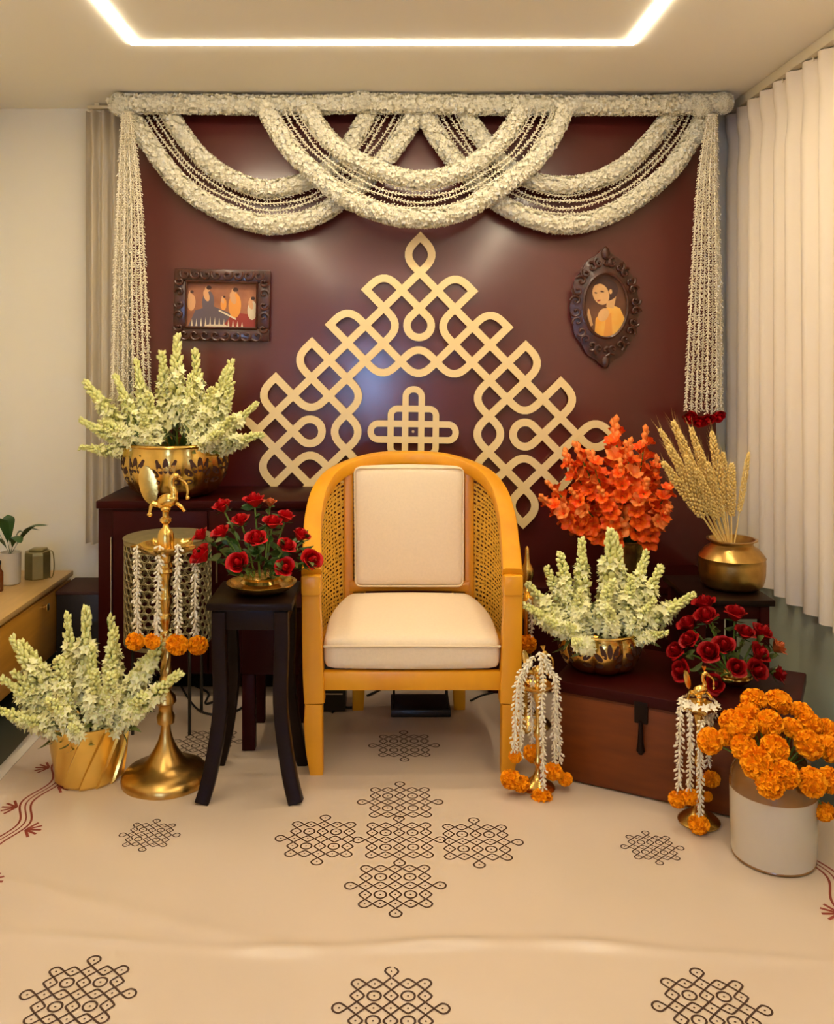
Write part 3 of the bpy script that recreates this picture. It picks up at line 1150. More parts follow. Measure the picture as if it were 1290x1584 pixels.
# ------------------------------------------------------------------ tuberose stalks
def tuberose_proto(seed, bend):
    rg = random.Random(seed)
    stem, fl, bd, lf = MB(), MB(), MB(), MB()
    path = [Vector((bend * t * t, 0.0, t)) for t in [k / 14 for k in range(15)]]
    stem.tube(path, [0.012 - 0.007 * k / 14 for k in range(15)], 6)
    oM, oL, bM, bL = [], [], [], []
    n = 72
    for k in range(n):
        f = k / (n - 1)
        t = 0.24 + 0.76 * f
        p = Vector((bend * t * t, 0, t))
        a = k * 2.4 + rg.uniform(-.4, .4)
        up = 0.35 + 1.3 * f
        d = Vector((math.cos(a), math.sin(a), up * rg.uniform(0.7, 1.3))).normalized()
        if f < 0.60 and rg.random() < 0.9:
            s = rg.uniform(0.062, 0.084)
            oM.append(basis(d, rg.random() * 6, s))
            oL.append((p + d * rg.uniform(0.06, 0.095))[:])
            bM.append(basis(d, rg.random() * 6, 0.10))
            bL.append(p[:])
        else:
            s = (0.145 - 0.065 * f) * rg.uniform(0.85, 1.15)
            bM.append(basis(d, rg.random() * 6, s))
            bL.append(p[:])
    bM.append(basis((bend, 0, 1), 0, 0.07))
    bL.append((bend, 0, 1.0))
    fl.inst(FL6, oM, oL)
    small = ([(x, y, z * 0.5) for x, y, z in FL6[0]], FL6[1])
    fl.inst(small, [np.asarray(m) * 0.7 for m in oM], oL)
    nb = len(oM)
    big = bud_tmpl(0.26, 6)
    fl.inst(bud_tmpl(0.2, 5), [m for m, l in list(zip(bM, bL))[:]][:max(1, nb // 2)], bL[:max(1, nb // 2)])
    bd.inst(big, bM[nb // 3:], bL[nb // 3:])
    lf.inst(LEAF_N, [basis((math.cos(a), math.sin(a), 0.8), 0, 0.32) for a in (0.5, 2.2, 4.0, 5.3)], [(0, 0, z) for z in (0.1, 0.16, 0.2, 0.26)])
    root = bpy.data.objects.new('tuberose_stalk', None)
    return root, (stem.mesh('stem', M_STEM), fl.mesh('open_florets', M_TUBE, True, (0, 0, 0), 180), bd.mesh('buds', M_BUD, True, (0, 0, 0), 180),
                  lf.mesh('leaf', M_LEAF2, True, (0, 0, 0), 180))


TUB = [tuberose_proto(s, b)[1] for s, b in ((1, 0.0), (2, 0.10), (3, -0.10), (4, 0.18))]


def tuberose(base, tip, label, group, var=None, thick=1.0):
    base, tip = Vector(base), Vector(tip)
    v = rnd.randrange(4) if var is None else var
    t = thing('tuberose_stalk', label, 'tuberose', base, group)
    d = tip - base
    L = d.length
    q = qz(d, rnd.random() * 6)
    t.rotation_mode = 'QUATERNION'
    t.rotation_quaternion = q
    for me, nm, kd in zip(TUB[v], ('stem', 'open_florets', 'buds', 'leaf'), (None, 'stuff', 'stuff', 'stuff')):
        o = bpy.data.objects.new(nm, me)
        COL.objects.link(o)
        o.parent = t
        w = max(0.8, min(1.25, 0.27 / L)) * thick * rnd.uniform(0.88, 1.18)
        o.scale = (L * w, L * w, L)
        if kd:
            o['kind'] = kd
    return t


# ================================================================== BOWLS
def lotus_bowl(c, rmax, h, label, nl=10, name='lotus_bowl', cutz=0.56, cuts=0.78, rot=0.0):
    t = thing(name, label, 'bowl', c)
    lob = lambda a, z: 0.90 + 0.10 * abs(math.cos((a + rot) * nl / 2)) ** 0.5
    prof = [(0.50, 0.0), (0.66, 0.03), (0.84, 0.16), (0.95, 0.36), (1.0, 0.60), (0.985, 0.82), (0.94, 0.97), (0.95, 1.0), (0.90, 0.99), (0.90, 0.85), (0.85, 0.5), (0.4, 0.22)]
    mb = MB().lathe([(r * rmax, z * h) for r, z in prof], c, 80, lob, cap1=True)
    part('body', mb, M_BRASS, t)
    rimb = MB().tube([(c[0] + 0.94 * rmax * math.cos(a * math.pi / 24), c[1] + 0.94 * rmax * math.sin(a * math.pi / 24), c[2] + h) for a in range(48)], h * 0.035, 8, closed=True)
    part('rim', rimb, M_BRASS, t)

    def rad(zf):
        for i in range(len(prof) - 1):
            if prof[i][1] <= zf <= prof[i + 1][1]:
                f = (zf - prof[i][1]) / (prof[i + 1][1] - prof[i][1])
                return rmax * (prof[i][0] + f * (prof[i + 1][0] - prof[i][0]))
        return rmax
    for k in range(nl):
        a0 = 2 * math.pi * k / nl - rot
        if math.sin(a0) > 0.45:
            continue
        mb = MB()
        for (dx, dz, ang, l, w) in ((0, 0.0, 0, .34, .09), (-.05, 0, 28, .30, .08), (.05, 0, -28, .30, .08), (-.1, -.02, 58, .28, .08), (.1, -.02, -58, .28, .08),
                                    (-.06, -.08, 95, .26, .07), (.06, -.08, -95, .26, .07), (-.14, 0.24, 40, .1, .05), (.14, 0.24, -40, .1, .05)):
            vs = []
            for q in range(10):
                th = 2 * math.pi * q / 10
                lx, lz = w * 0.78 * math.sin(th) * 1.1, l * 0.5 - l * 0.5 * math.cos(th)
                lz += 0.10
                x = dx + lx * math.cos(R(ang)) - lz * math.sin(R(ang))
                z = dz + lx * math.sin(R(ang)) + lz * math.cos(R(ang))
                zf = cutz - 0.12 + z * 1.1 * cuts
                a = a0 - x * h * 0.95 * cuts / rmax
                rr = rad(zf) * lob(a, 0) + 0.0012
                vs.append((c[0] + rr * math.cos(a), c[1] + rr * math.sin(a), c[2] + zf * h))
            mb.add(vs, [tuple(range(10))])
        part('lotus_cutout', mb, M_CUT, t, smooth=False, label='dark pierced lotus flower')
    return t


# large lotus bowl on the left console, with tuberoses
bc = at(272, 757, 3.66)
bc.z = cZ + 0.001
lotus_bowl(bc, 0.213, 0.208, 'large brass bowl pierced with lotus flowers on the maroon console', 10, rot=R(15))


def bouquet(center, z, rad, tips, group, word):
    for (px, py, Y, lab) in tips:
        tip = at(px, py, Y)
        d = Vector((tip.x - center.x, tip.y - center.y, 0))
        k = min(1.0, 0.55 * rad / max(0.02, d.length))
        base = Vector((center.x + d.x * k, center.y + d.y * k, z))
        tuberose(base, tip, lab, group)


bouquet(bc, bc.z + 0.150, 0.2, [
    (274, 527, 3.68, 'tallest tuberose stalk in the large bowl, tip below the picture frame'),
    (256, 552, 3.72, 'tuberose stalk just left of the tallest one in the large bowl'),
    (309, 548, 3.70, 'tuberose stalk standing right of the tallest one in the large bowl'),
    (340, 562, 3.66, 'tuberose stalk leaning right in the large bowl, tip with round buds'),
    (357, 577, 3.62, 'outer of two tuberose stalks leaning right at mid height in the large bowl'),
    (126, 600, 3.66, 'tuberose stalk reaching farthest left across the beige curtain'),
    (131, 650, 3.60, 'tuberose stalk leaning left over the curtain, below the longest one'),
    (130, 686, 3.56, 'lowest left tuberose stalk drooping over the large bowl rim'),
    (388, 622, 3.58, 'tuberose stalk leaning far right toward the gold lattice'),
    (402, 660, 3.54, 'lowest right tuberose stalk touching the gold lattice'),
    (211, 562, 3.74, 'tuberose stalk rising in front of the left jasmine tassel'),
    (180, 585, 3.70, 'tuberose stalk left of the jasmine tassel strands in the large bowl'),
    (230, 610, 3.50, 'front tuberose stalk left of centre in the large bowl'),
    (318, 605, 3.50, 'front tuberose stalk right of centre in the large bowl'),
    (360, 640, 3.48, 'front right tuberose stalk with open white flowers in the large bowl'),
    (170, 640, 3.48, 'front left tuberose stalk with open white flowers in the large bowl'),
    (290, 585, 3.62, 'tuberose stalk in the middle of the large bowl'),
    (205, 648, 3.44, 'short tuberose stalk in front of the tassel end, large bowl'),
    (335, 655, 3.44, 'short tuberose stalk at front right, just over the large bowl rim'),
    (372, 600, 3.66, 'tuberose stalk leaning right behind the others in the large bowl')], 'tuberose stalks in the large lotus bowl', '')

# ================================================================== CHAIR
CXc, CYf = 0.066, 2.89
ch = thing('cane_armchair', 'golden wooden barrel armchair with cane sides and cream cushions', 'armchair', (CXc, 3.1, 0))


def rail_plan(s):
    """s in -1..1 from left front to right front: centre line of the top rail"""
    K = [(-0.318, 2.865, 0.628), (-0.328, 3.0, 0.690), (-0.334, 3.14, 0.765), (-0.318, 3.27, 0.838), (-0.262, 3.375, 0.893), (-0.14, 3.44, 0.930), (0, 3.46, 0.938)]
    K = K + [(-x, y, z) for x, y, z in reversed(K[:-1])]
    return [Vector((CXc + x, y, z)) for x, y, z in K]


RAIL = catmull(rail_plan(0), 8)
nR = len(RAIL)
sizes = []
for i in range(nR):
    f = abs(i / (nR - 1) * 2 - 1)
    sizes.append((0.052 + 0.012 * f, 0.048 if f < 0.6 else 0.048 + 0.02 * (f - 0.6) / 0.4))
part('top_rail', MB().sweep(RAIL, sizes), M_CHAIR, ch)
# scalloped arm caps near the front as in the photo: a thicker block under each arm end
for s in (-1, 1):
    x = CXc + s * 0.318
    part('arm_block', MB().box(x - 0.031, x + 0.031, 2.835, 2.90, 0.575, 0.640, 0.008), M_CHAIR, ch)
    # post from the arm to the step in the leg, slightly splayed
    post = [(x + s * 0.002, 2.868, 0.59), (x - s * 0.002, 2.87, 0.45), (x - s * 0.006, 2.872, 0.33), (x - s * 0.01, 2.874, 0.235)]
    part('front_post', MB().sweep(post, [(0.056, 0.05), (0.062, 0.052), (0.066, 0.056), (0.064, 0.056)], up=(0, -1, 0), rnd_=0.2), M_CHAIR, ch)
    leg = [(x - s * 0.008, 2.872, 0.232), (x - s * 0.006, 2.872, 0.17), (x - s * 0.010, 2.874, 0.08), (x - s * 0.016, 2.878, 0.0045)]
    part('leg', MB().sweep(leg, [(0.056, 0.052), (0.060, 0.054), (0.054, 0.05), (0.042, 0.044)], up=(0, -1, 0), rnd_=0.25), M_CHAIR, ch)
    xb = CXc + s * 0.185
    lb = [(xb, 3.36, 0.30), (xb, 3.37, 0.15), (xb + s * 0.005, 3.40, 0.0045)]
    part('leg', MB().sweep(lb, [(0.05, 0.05), (0.05, 0.046), (0.042, 0.04)], up=(0, -1, 0), rnd_=0.25), M_CHAIR, ch)
    # upright beside the back cushion
    xu = CXc + s * 0.222
    up_ = [(xu, 3.345, 0.31), (xu + s * 0.002, 3.37, 0.6), (xu + s * 0.004, 3.40, 0.905)]
    part('back_upright', MB().sweep(up_, (0.034, 0.03), up=(0, -1, 0), rnd_=0.25), M_CHAIR, ch)
# seat frame: front rail, side rails bowing outward, back rail
part('front_rail', MB().box(CXc - 0.295, CXc + 0.295, 2.855, 2.885, 0.272, 0.332, 0.006), M_CHAIR, ch)
SEATP = []
for (x, y) in ((-0.312, 2.89), (-0.318, 3.0), (-0.318, 3.12), (-0.30, 3.24), (-0.245, 3.335), (-0.13, 3.39), (0, 3.40)):
    SEATP.append((CXc + x, y, 0.312))
SEATP = SEATP + [(2 * CXc - x, y, z) for x, y, z in reversed(SEATP[:-1])]
SEATC = catmull(SEATP, 8)
part('seat_rail', MB().sweep(SEATC, (0.034, 0.075)), M_CHAIR, ch)
# lower back rail under the back cushion
part('back_rail', MB().sweep(catmull([(CXc - 0.222, 3.352, 0.475), (CXc, 3.372, 0.475), (CXc + 0.222, 3.352, 0.475)], 6), (0.026, 0.04)), M_CHAIR, ch)


def cane_surface(s0, s1):
    """woven cane between the seat rail and the top rail over a stretch of the plan curve"""
    def pt(s, t):
        i = s * (nR - 1)
        k = min(int(i), nR - 2)
        a = RAIL[k].lerp(RAIL[k + 1], i - k) - Vector((0, 0, 0.02))
        j = s * (len(SEATC) - 1)
        m = min(int(j), len(SEATC) - 2)
        b = SEATC[m].lerp(SEATC[m + 1], j - m) + Vector((0, 0, 0.035))
        return b.lerp(a, t)
    mb = MB()

    def stripe(p, w, off):
        L, Q = [], []
        for i in range(len(p)):
            s, t = p[i]
            a, b = p[max(i - 1, 0)], p[min(i + 1, len(p) - 1)]
            ds, dt = b[0] - a[0], b[1] - a[1]
            P = pt(s, t)
            T = (pt(*b) - pt(*a)).normalized()
            N = (pt(min(1, s + 0.01), t) - pt(s, t)).cross(pt(s, min(1, t + 0.01)) - pt(s, t))
            N = N.normalized() if N.length > 1e-9 else Vector((1, 0, 0))
            W = T.cross(N).normalized()
            P = P + N * off
            L.append((P + W * w / 2)[:])
            Q.append((P - W * w / 2)[:])
        m = len(p)
        mb.add(L + Q, [(i, m + i, m + i + 1, i + 1) for i in range(m - 1)])
    nh = 34
    for k in range(nh + 1):
        t = k / nh
        stripe([(s0 + (s1 - s0) * i / 12, t) for i in range(13)], 0.0075, 0.0006)
    nv_ = 26
    for k in range(nv_ + 1):
        s = s0 + (s1 - s0) * k / nv_
        stripe([(s, i / 6) for i in range(7)], 0.0072, -0.0006)
    for k in range(-16, 17):
        for sg in (1, -1):
            p = []
            for i in range(15):
                t = i / 14
                u = k / 16 + (t if sg > 0 else 1 - t) * 0.9
                if 0 <= u <= 1:
                    p.append((s0 + (s1 - s0) * u, t))
            if len(p) > 2:
                stripe(p, 0.004, 0.0012 * sg)
    return mb


for (a, b) in ((0.03, 0.395), (0.605, 0.97)):
    part('cane_side', cane_surface(a, b), M_CANE, ch, smooth=False, kind='stuff')


def seat_warp(w, q, h):
    fy = (q.y / h.y + 1) / 2
    k = 1 - 0.22 * max(0, fy - 0.35) ** 2 / 0.42
    x = CXc + (w.x - CXc) * k
    z = w.z
    if q.z > 0:
        z += 0.020 * (1 - (q.x / h.x) ** 2) * (1 - (q.y / h.y) ** 2) + 0.02 * fy
    y = w.y - (0.012 * (1 - (q.x / h.x) ** 2) if q.y < 0 else 0)
    return Vector((x, y, z))


seatm = rounded_box(CXc - 0.281, CXc + 0.281, 2.855, 3.335, 0.335, 0.440, 0.03, 12, seat_warp)
so = part('seat_cushion', seatm, M_UPH, ch, angle=180)
weld(so.data)
pp = []
for i in range(25):
    u = i / 24 * 2 - 1
    pp.append((CXc + u * 0.279, 2.853 - 0.012 * (1 - u * u), 0.415 + 0.002 * math.cos(u * 3)))
part('seat_piping', MB().tube(pp, 0.0035, 6), M_PIPING, so)


def back_warp(w, q, h):
    y = w.y
    if q.y < 0:
        y -= 0.016 * (1 - (q.x / h.x) ** 2) * (1 - (q.z / h.z) ** 2)
    f = (q.z / h.z + 1) / 2
    x = CXc + (w.x - CXc) * (0.97 + 0.03 * f)
    z = w.z + (0.008 * (1 - (q.x / h.x) ** 2) if q.z > 0 else 0)
    return Vector((x, y + 0.055 * f, z))


bo = part('back_cushion', rounded_box(CXc - 0.205, CXc + 0.205, 3.30, 3.365, 0.485, 0.912, 0.022, 12, back_warp), M_UPH, ch, angle=180)
weld(bo.data)
pp = [(CXc + x * 0.202 * (0.97 + 0.03 * (z + 1) / 2), 3.302 + 0.055 * (z + 1) / 2, 0.6985 + z * 0.2115) for x, z in stadium(-1, 1, -1, 1, 0.09, 5)]
part('back_piping', MB().tube(pp, 0.0034, 6, closed=True), M_PIPING, bo)

# ================================================================== LEFT STOOL with roses
SLX, SRX, SFY, SBY, STZ = at(318, 934, 2.68).x, at(452, 934, 2.68).x, 2.68, 2.95, at(318, 934, 2.68).z


def flared_stool(label, x0, x1, y0, y1, zt):
    t = thing('square_stool', label, 'stool', ((x0 + x1) / 2, (y0 + y1) / 2, 0))
    part('top', MB().box(x0, x1, y0, y1, zt - 0.022, zt, 0.005), M_BLACKWOOD, t)
    i = 0.022
    part('apron', MB().box(x0 + i, x1 - i, y0 + i, y0 + i + 0.018, zt - 0.085, zt - 0.022, 0.003), M_BLACKWOOD, t)
    part('apron', MB().box(x0 + i, x1 - i, y1 - i - 0.018, y1 - i, zt - 0.085, zt - 0.022, 0.003), M_BLACKWOOD, t)
    part('apron', MB().box(x0 + i, x0 + i + 0.018, y0 + i + 0.018, y1 - i - 0.018, zt - 0.085, zt - 0.022, 0.003), M_BLACKWOOD, t)
    part('apron', MB().box(x1 - i - 0.018, x1 - i, y0 + i + 0.018, y1 - i - 0.018, zt - 0.085, zt - 0.022, 0.003), M_BLACKWOOD, t)
    for sx, x in ((-1, x0 + 0.035), (1, x1 - 0.035)):
        for sy, y in ((-1, y0 + 0.035), (1, y1 - 0.035)):
            path = catmull([(x, y, zt - 0.03), (x, y, 0.45), (x - sx * 0.004, y, 0.30), (x + sx * 0.008, y + sy * 0.006, 0.18),
                            (x + sx * 0.028, y + sy * 0.018, 0.07), (x + sx * 0.046, y + sy * 0.03, 0.005)], 4)
            m = len(path)
            part('leg', MB().sweep(path, [(0.042, 0.042) for k in range(m)], up=(0, -1, 0), rnd_=0.15), M_BLACKWOOD, t)
    return t


flared_stool('square black-brown stool with flared legs, carrying a bowl of red roses', SLX, SRX, SFY, SBY, STZ)

rb = at(398, 911, 2.805)
rb.z = STZ + 0.001
rb.x = (SLX + SRX) / 2 + 0.02
t = thing('rose_bowl', 'shallow polished brass bowl of roses on the black-brown stool', 'bowl', rb)
part('body', MB().lathe([(0.045, 0), (0.06, 0.004), (0.092, 0.016), (0.106, 0.03), (0.108, 0.034), (0.098, 0.034), (0.085, 0.022)], rb, 48), M_BRASS, t)
part('collar', MB().lathe([(0.060, 0.03), (0.066, 0.036), (0.058, 0.044), (0.060, 0.052), (0.050, 0.058)], rb, 40), M_BRASS, t)
G = 'red roses in the bowl on the black-brown stool'
rbase = rb + Vector((0, 0, 0.05))
for (px, py, Y, lab, kd, rr) in (
    (393, 772, 2.83, 'topmost red rose in the left bowl, dark and upright', 'red', .031),
    (343, 781, 2.82, 'red rose lying sideways at the upper left of the left bowl', 'red', .028),
    (371, 803, 2.77, 'red rose below and left of the topmost one, left bowl', 'red', .026),
    (422, 806, 2.78, 'red rose below and right of the topmost one, left bowl', 'red', .028),
    (443, 797, 2.82, 'red rose at the upper right of the left bowl', 'red', .026),
    (310, 826, 2.80, 'red rose at the far left, above the largest low one', 'red', .024),
    (341, 822, 2.75, 'bright red bud-shaped rose at the left of the left bowl', 'red', .026),
    (396, 832, 2.71, 'bright red upright rose in the centre of the left bowl', 'red', .030),
    (466, 826, 2.80, 'red rose at the right edge near the chair arm', 'red', .026),
    (444, 843, 2.73, 'red rose right of centre, above the low open one', 'red', .026),
    (309, 858, 2.76, 'large red rose hanging low over the left rim', 'red', .034),
    (368, 870, 2.69, 'open red rose showing its spiral at the front left rim', 'red', .030),
    (441, 877, 2.70, 'open red rose at the front right rim of the left bowl', 'red', .027),
    (483, 866, 2.76, 'red rose touching the chair post at the right', 'red', .031),
    (418, 776, 2.84, 'small russet bud right of the topmost red rose', 'russet', .018)):
    h_ = at(px, py, Y)
    b = rbase + Vector(((h_.x - rb.x) * 0.3, (h_.y - rb.y) * 0.3, 0))
    rose(h_, b, lab, G if kd == 'red' else None, False, rr, leaves=3, kind=kd,
         facing=(h_ - rbase) .normalized() + Vector((0, -0.9 if py > 860 else -0.25, 0.55)))
gv = MB()
for k in range(70):
    a = k * 2.4
    rr_ = 0.03 + 0.085 * ((k * 0.618) % 1)
    gv.inst(LEAF, [basis((math.cos(a), math.sin(a), rnd.uniform(-0.1, 0.9)), rnd.random() * 6, rnd.uniform(0.045, 0.068))], [(rb.x + rr_ * math.cos(a), rb.y + rr_ * math.sin(a), rb.z + 0.055 + 0.10 * rnd.random())])
part('greenery', gv, M_LEAF, bpy.data.objects['rose_bowl'], kind='stuff', angle=180)

# hidden dark stand behind the stool
t = thing('side_stand', 'straight-legged dark wooden stand behind the flared stool', 'stand', (-0.40, 3.16, 0))
part('shelf', MB().box(-0.50, -0.31, 3.03, 3.30, 0.26, 0.47, 0.004), M_CONSOLE, t)
part('top', MB().box(-0.51, -0.30, 3.02, 3.31, 0.47, 0.49, 0.004), M_CONSOLE, t)
for x in (-0.478, -0.333):
    for y in (3.05, 3.28):
        part('leg', MB().box(x - 0.022, x + 0.022, y - 0.018, y + 0.018, 0.004, 0.26, 0.003), M_CONSOLE, t)
t = thing('media_box', 'black media box with thin silver lines beside the left chair leg', 'media box', (-0.27, 3.42, 0))
part('case', MB().box(-0.40, -0.17, 3.36, 3.48, 0.006, 0.20, 0.004), M_BLACK, t)
for z in (0.07, 0.15):
    part('trim_line', MB().box(-0.39, -0.18, 3.357, 3.36, z, z + 0.004), M_SILVER, t, smooth=False)

# ================================================================== TALL BRASS LAMP
JG = 'jasmine strands hung on the tall lamp'


def garland_string(path, mari, label, mlabel, group, size=0.016, mr=0.027, nb=3, seed=0):
    """a jasmine string with a marigold at its lower end"""
    t = thing('jasmine_strand', label, 'garland', path[0], group)
    part('bud_strand', strand(path, 0.0125, size, 0.0022, nb, seed), M_JASMINE, t, kind='stuff', angle=180)
    for k, (mx, my, mz, r) in enumerate(mari):
        o = obj(MARI[(seed + k) % 3], 'marigold', t, Vector((mx, my, mz)) - Vector(path[0]), qz((0.2 * (k - 0.5), -0.6, -0.5), seed), r)
    return t


LPX, LPY = on(255, 1213).x, 2.83
LC = Vector((on(255, 1205).x * 2.83 / on(255, 1205).y, LPY, 0.0))
LC.x = at(256.5, 1000, LPY).x
LC.z = 0.0055


def zpx(py, Y):
    return at(600, py, Y).z


lamp = thing('tall_oil_lamp', 'tall brass oil lamp with a peacock on top and broad round foot', 'oil lamp', LC)
SC = LPY / F
pf = [(1226, 67), (1222, 67.5), (1216, 66), (1210, 60), (1205, 46), (1200, 34), (1194, 28), (1180, 19), (1166, 12), (1152, 8), (1140, 7), (1138, 13), (1128, 14), (1122, 11),
      (1112, 11), (1106, 16), (1098, 15), (1090, 8), (1080, 7), (1070, 10), (1064, 7)]
prof = [(r * SC, zpx(y, LPY) - zpx(1226, LPY)) for y, r in pf]
part('foot', MB().lathe(prof, LC, 48), M_BRASS_D, lamp)
z0_, z1_ = zpx(1064, LPY), zpx(992, LPY)
tw = []
for k in range(25):
    f = k / 24
    tw.append((8.5 * SC * (1.15 - 0.35 * f), z0_ + (z1_ - z0_) * f))
mbt = MB()
nn_ = 24
vs, fs = [], []
for j, (r, z) in enumerate(tw):
    for i in range(nn_):
        a = 2 * math.pi * i / nn_ + j * 0.14
        rr = r * (0.88 + 0.12 * math.cos(6 * 2 * math.pi * i / nn_))
        vs.append((LC.x + rr * math.cos(a), LC.y + rr * math.sin(a), z))
for j in range(24):
    for i in range(nn_):
        k = (i + 1) % nn_
        fs.append((j * nn_ + i, j * nn_ + k, (j + 1) * nn_ + k, (j + 1) * nn_ + i))
mbt.add(vs, fs)
part('twisted_column', mbt, M_BRASS_D, lamp)
pf = [(993, 7), (986, 9), (978, 9), (974, 6), (966, 7), (958, 9), (952, 9), (948, 6), (940, 7), (928, 9.5), (922, 9.5), (918, 7), (900, 7.5), (886, 9), (884, 11), (880, 9), (876, 11), (870, 9), (866, 12), (858, 14)]
part('column', MB().lathe([(r * SC, zpx(y, LPY)) for y, r in pf], (LC.x, LC.y, 0), 32), M_BRASS, lamp)
dz = zpx(856, LPY)


def dish(cx, cy, z, r, n, h, depth=0.35):
    """oil dish with n pouring spouts"""
    rf_ = lambda a, zz: 1 + 0.28 * max(0, math.cos(n * (a + math.pi / 2))) ** 6
    prof_ = [(0.3, -h), (0.6, -h * 0.8), (0.88, -h * 0.3), (1.0, 0.0), (1.02, h * 0.12), (0.97, h * 0.1), (0.85, -h * 0.2), (0.3, -h * 0.45)]
    return MB().lathe([(r * q, zz) for q, zz in prof_], (cx, cy, z), 60, lambda a, zz: rf_(a, zz))


part('oil_dish', dish(LC.x, LC.y, zpx(843, LPY), 41 * SC, 5, 0.032), M_BRASS, lamp)
pf = [(850, 13), (836, 13), (826, 12), (820, 10), (816, 5), (811, 4), (806, 9), (802, 9), (799, 5), (794, 5), (786, 6)]
part('finial_stem', MB().lathe([(r * SC, zpx(y, LPY)) for y, r in pf], (LC.x, LC.y, 0), 28), M_BRASS, lamp)


def peacock(parent, C, s, m, flip=1, tail=1.0):
    """small brass peacock facing +x*flip; C = foot of the bird, s = metres per photo-pixel-like unit"""
    b = MB()

    def P(x, z, y=0):
        return Vector((C.x + x * s * flip, C.y + y * s, C.z + z * s))
    b.ellipsoid(P(3, 18), (17 * s, 10 * s, 11 * s), Matrix.Rotation(R(-12 * flip), 3, 'Y'))
    b.tube(catmull([P(12, 22), P(13, 32), P(9, 42), P(10, 52), P(14, 56)], 5), [7 * s, 6.5 * s] + [6 * s] * 3 + [5 * s] * 3 + [4.5 * s] * 9 + [4 * s] * 4, 10)
    b.ellipsoid(P(15, 56), (6 * s, 4.6 * s, 4.8 * s))
    b.tube([P(19, 55), P(25, 53)], [2.2 * s, 0.4 * s], 6)
    b.tube(catmull([P(20, 52), P(31, 44), P(34, 32), P(33, 24)], 5), 2.0 * s, 6)
    b.ellipsoid(P(34, 22), (3.4 * s,) * 3)
    b.tube(catmull([P(16, 14), P(24, 8), P(29, 1)], 4), [3 * s] * 5 + [2.4 * s] * 4, 6)
    for k in (-1, 0, 1):
        b.tube([P(13, 60), P(11 + 4 * k, 72)], [1.2 * s, 1.8 * s], 5)
    b.ellipsoid(P(0, 5), (8 * s, 8 * s, 6 * s))
    part('bird_body', b, m, parent)
    tl = MB()
    # tail: a thick curved paddle with a notched edge
    ring = []
    n = 40
    for k in range(n):
        a = 2 * math.pi * k / n
        x, z = 13.5 * tail * math.cos(a), 30 * tail ** 0.5 * math.sin(a)
        nt_ = 1.0 + (0.09 if (k % 2 and -1.3 < a - (6.28 if a > 3.14 else 0) < 1.3) else 0)
        x *= nt_
        ca, sa = math.cos(R(12)), math.sin(R(12))
        ring.append((x * ca - z * sa * 1 - 27, x * sa + z * ca + 42))
    vs = [P(x, z, -2.2)[:] for x, z in ring] + [P(x, z, 2.2)[:] for x, z in ring] + [P(-27, 42, -5)[:], P(-27, 42, 5)[:]]
    fs = []
    for k in range(n):
        j = (k + 1) % n
        fs += [(k, j, n + j, n + k), (k, 2 * n, j), (n + k, n + j, 2 * n + 1)]
    tl.add(vs, fs)
    tl.tube(catmull([P(-20, 14), P(-10, 12), P(0, 16)], 5), [5 * s] * 5 + [7 * s] * 6, 8)
    tl.tube(catmull([P(-20, 16), P(-23, 8), P(-25, -2)], 4), [3 * s] * 5 + [2.6 * s] * 4, 6)
    tl.ellipsoid(P(-25, -4), (4.2 * s, 2.5 * s, 3.4 * s))
    part('bird_tail', tl, m, parent)


peacock(lamp, Vector((LC.x, LC.y, zpx(792, LPY))), SC, M_BRASS)
lp = []
for k, (x0, y0, x1, y1, Y, mx, my, mr, lab) in enumerate((
    (212, 862, 213, 984, 2.79, 209, 992, 14, 'leftmost jasmine strand with a marigold on the tall lamp'),
    (247, 862, 243, 984, 2.76, 236, 992, 12, 'jasmine strand hanging just left of the tall lamp column'),
    (275, 860, 276, 984, 2.76, 274, 997, 16, 'jasmine strand with a large marigold just right of the lamp column'),
    (302, 884, 303, 988, 2.79, 306, 998, 15, 'rightmost jasmine strand with a marigold on the tall lamp'))):
    p = [at(x0, y0 - 18, Y + 0.01), at(x0, y0, Y - 0.004), at((x0 + x1) / 2 - 1, (y0 + y1) / 2, Y), at(x1, y1, Y)]
    m = at(mx, my, Y - 0.005)
    garland_string(catmull(p, 6), [(m.x, m.y, m.z, mr * SC)], lab, '', JG, 0.018, nb=4, seed=200 + k)
# fallen petals and thread on the foot of the lamp
pb = MB()
pq = on(211, 1203, 0.03)
pb.inst(FL6, [basis((0.1, -0.2, 1), 0.3, 0.012)], [(pq.x, pq.y, 0.031)])
pb.inst(bud_tmpl(0.15), [basis((0.8, 0.5, 0.1), 0, 0.022)], [(pq.x - 0.012, pq.y, 0.033)])
o = part('fallen_floret', pb, M_WHITE)
o['label'] = 'fallen white jasmine flower lying on the foot of the tall lamp'
o['category'] = 'flower'

# perforated drum behind the lamp
DY = 3.26
DC = at(260, 845, DY)
drum = thing('pierced_metal_drum', 'pierced olive metal drum table behind the tall lamp', 'side table', (DC.x, DC.y, 0))
dr = 65 * DY / F
dz0, dz1 = at(260, 1008, DY - dr).z, at(260, 848, DY - dr).z
lb = MB()
nc, nrow = 30, 14
for j in range(nrow):
    for i in range(nc):
        a = 2 * math.pi * (i + 0.5 * (j % 2)) / nc
        zc = dz0 + (dz1 - dz0) * (j + 0.5) / nrow
        rr = (dz1 - dz0) / nrow * 0.56
        pts = []
        for k in range(8):
            th = 2 * math.pi * k / 8
            aa = a + rr * math.cos(th) * 1.05 / dr
            pts.append((DC.x + dr * math.cos(aa), DC.y + dr * math.sin(aa), zc + rr * math.sin(th)))
        lb.tube(pts, 0.0026, 4, closed=True)
part('lattice_wall', lb, M_LATTICE, drum, kind='stuff')
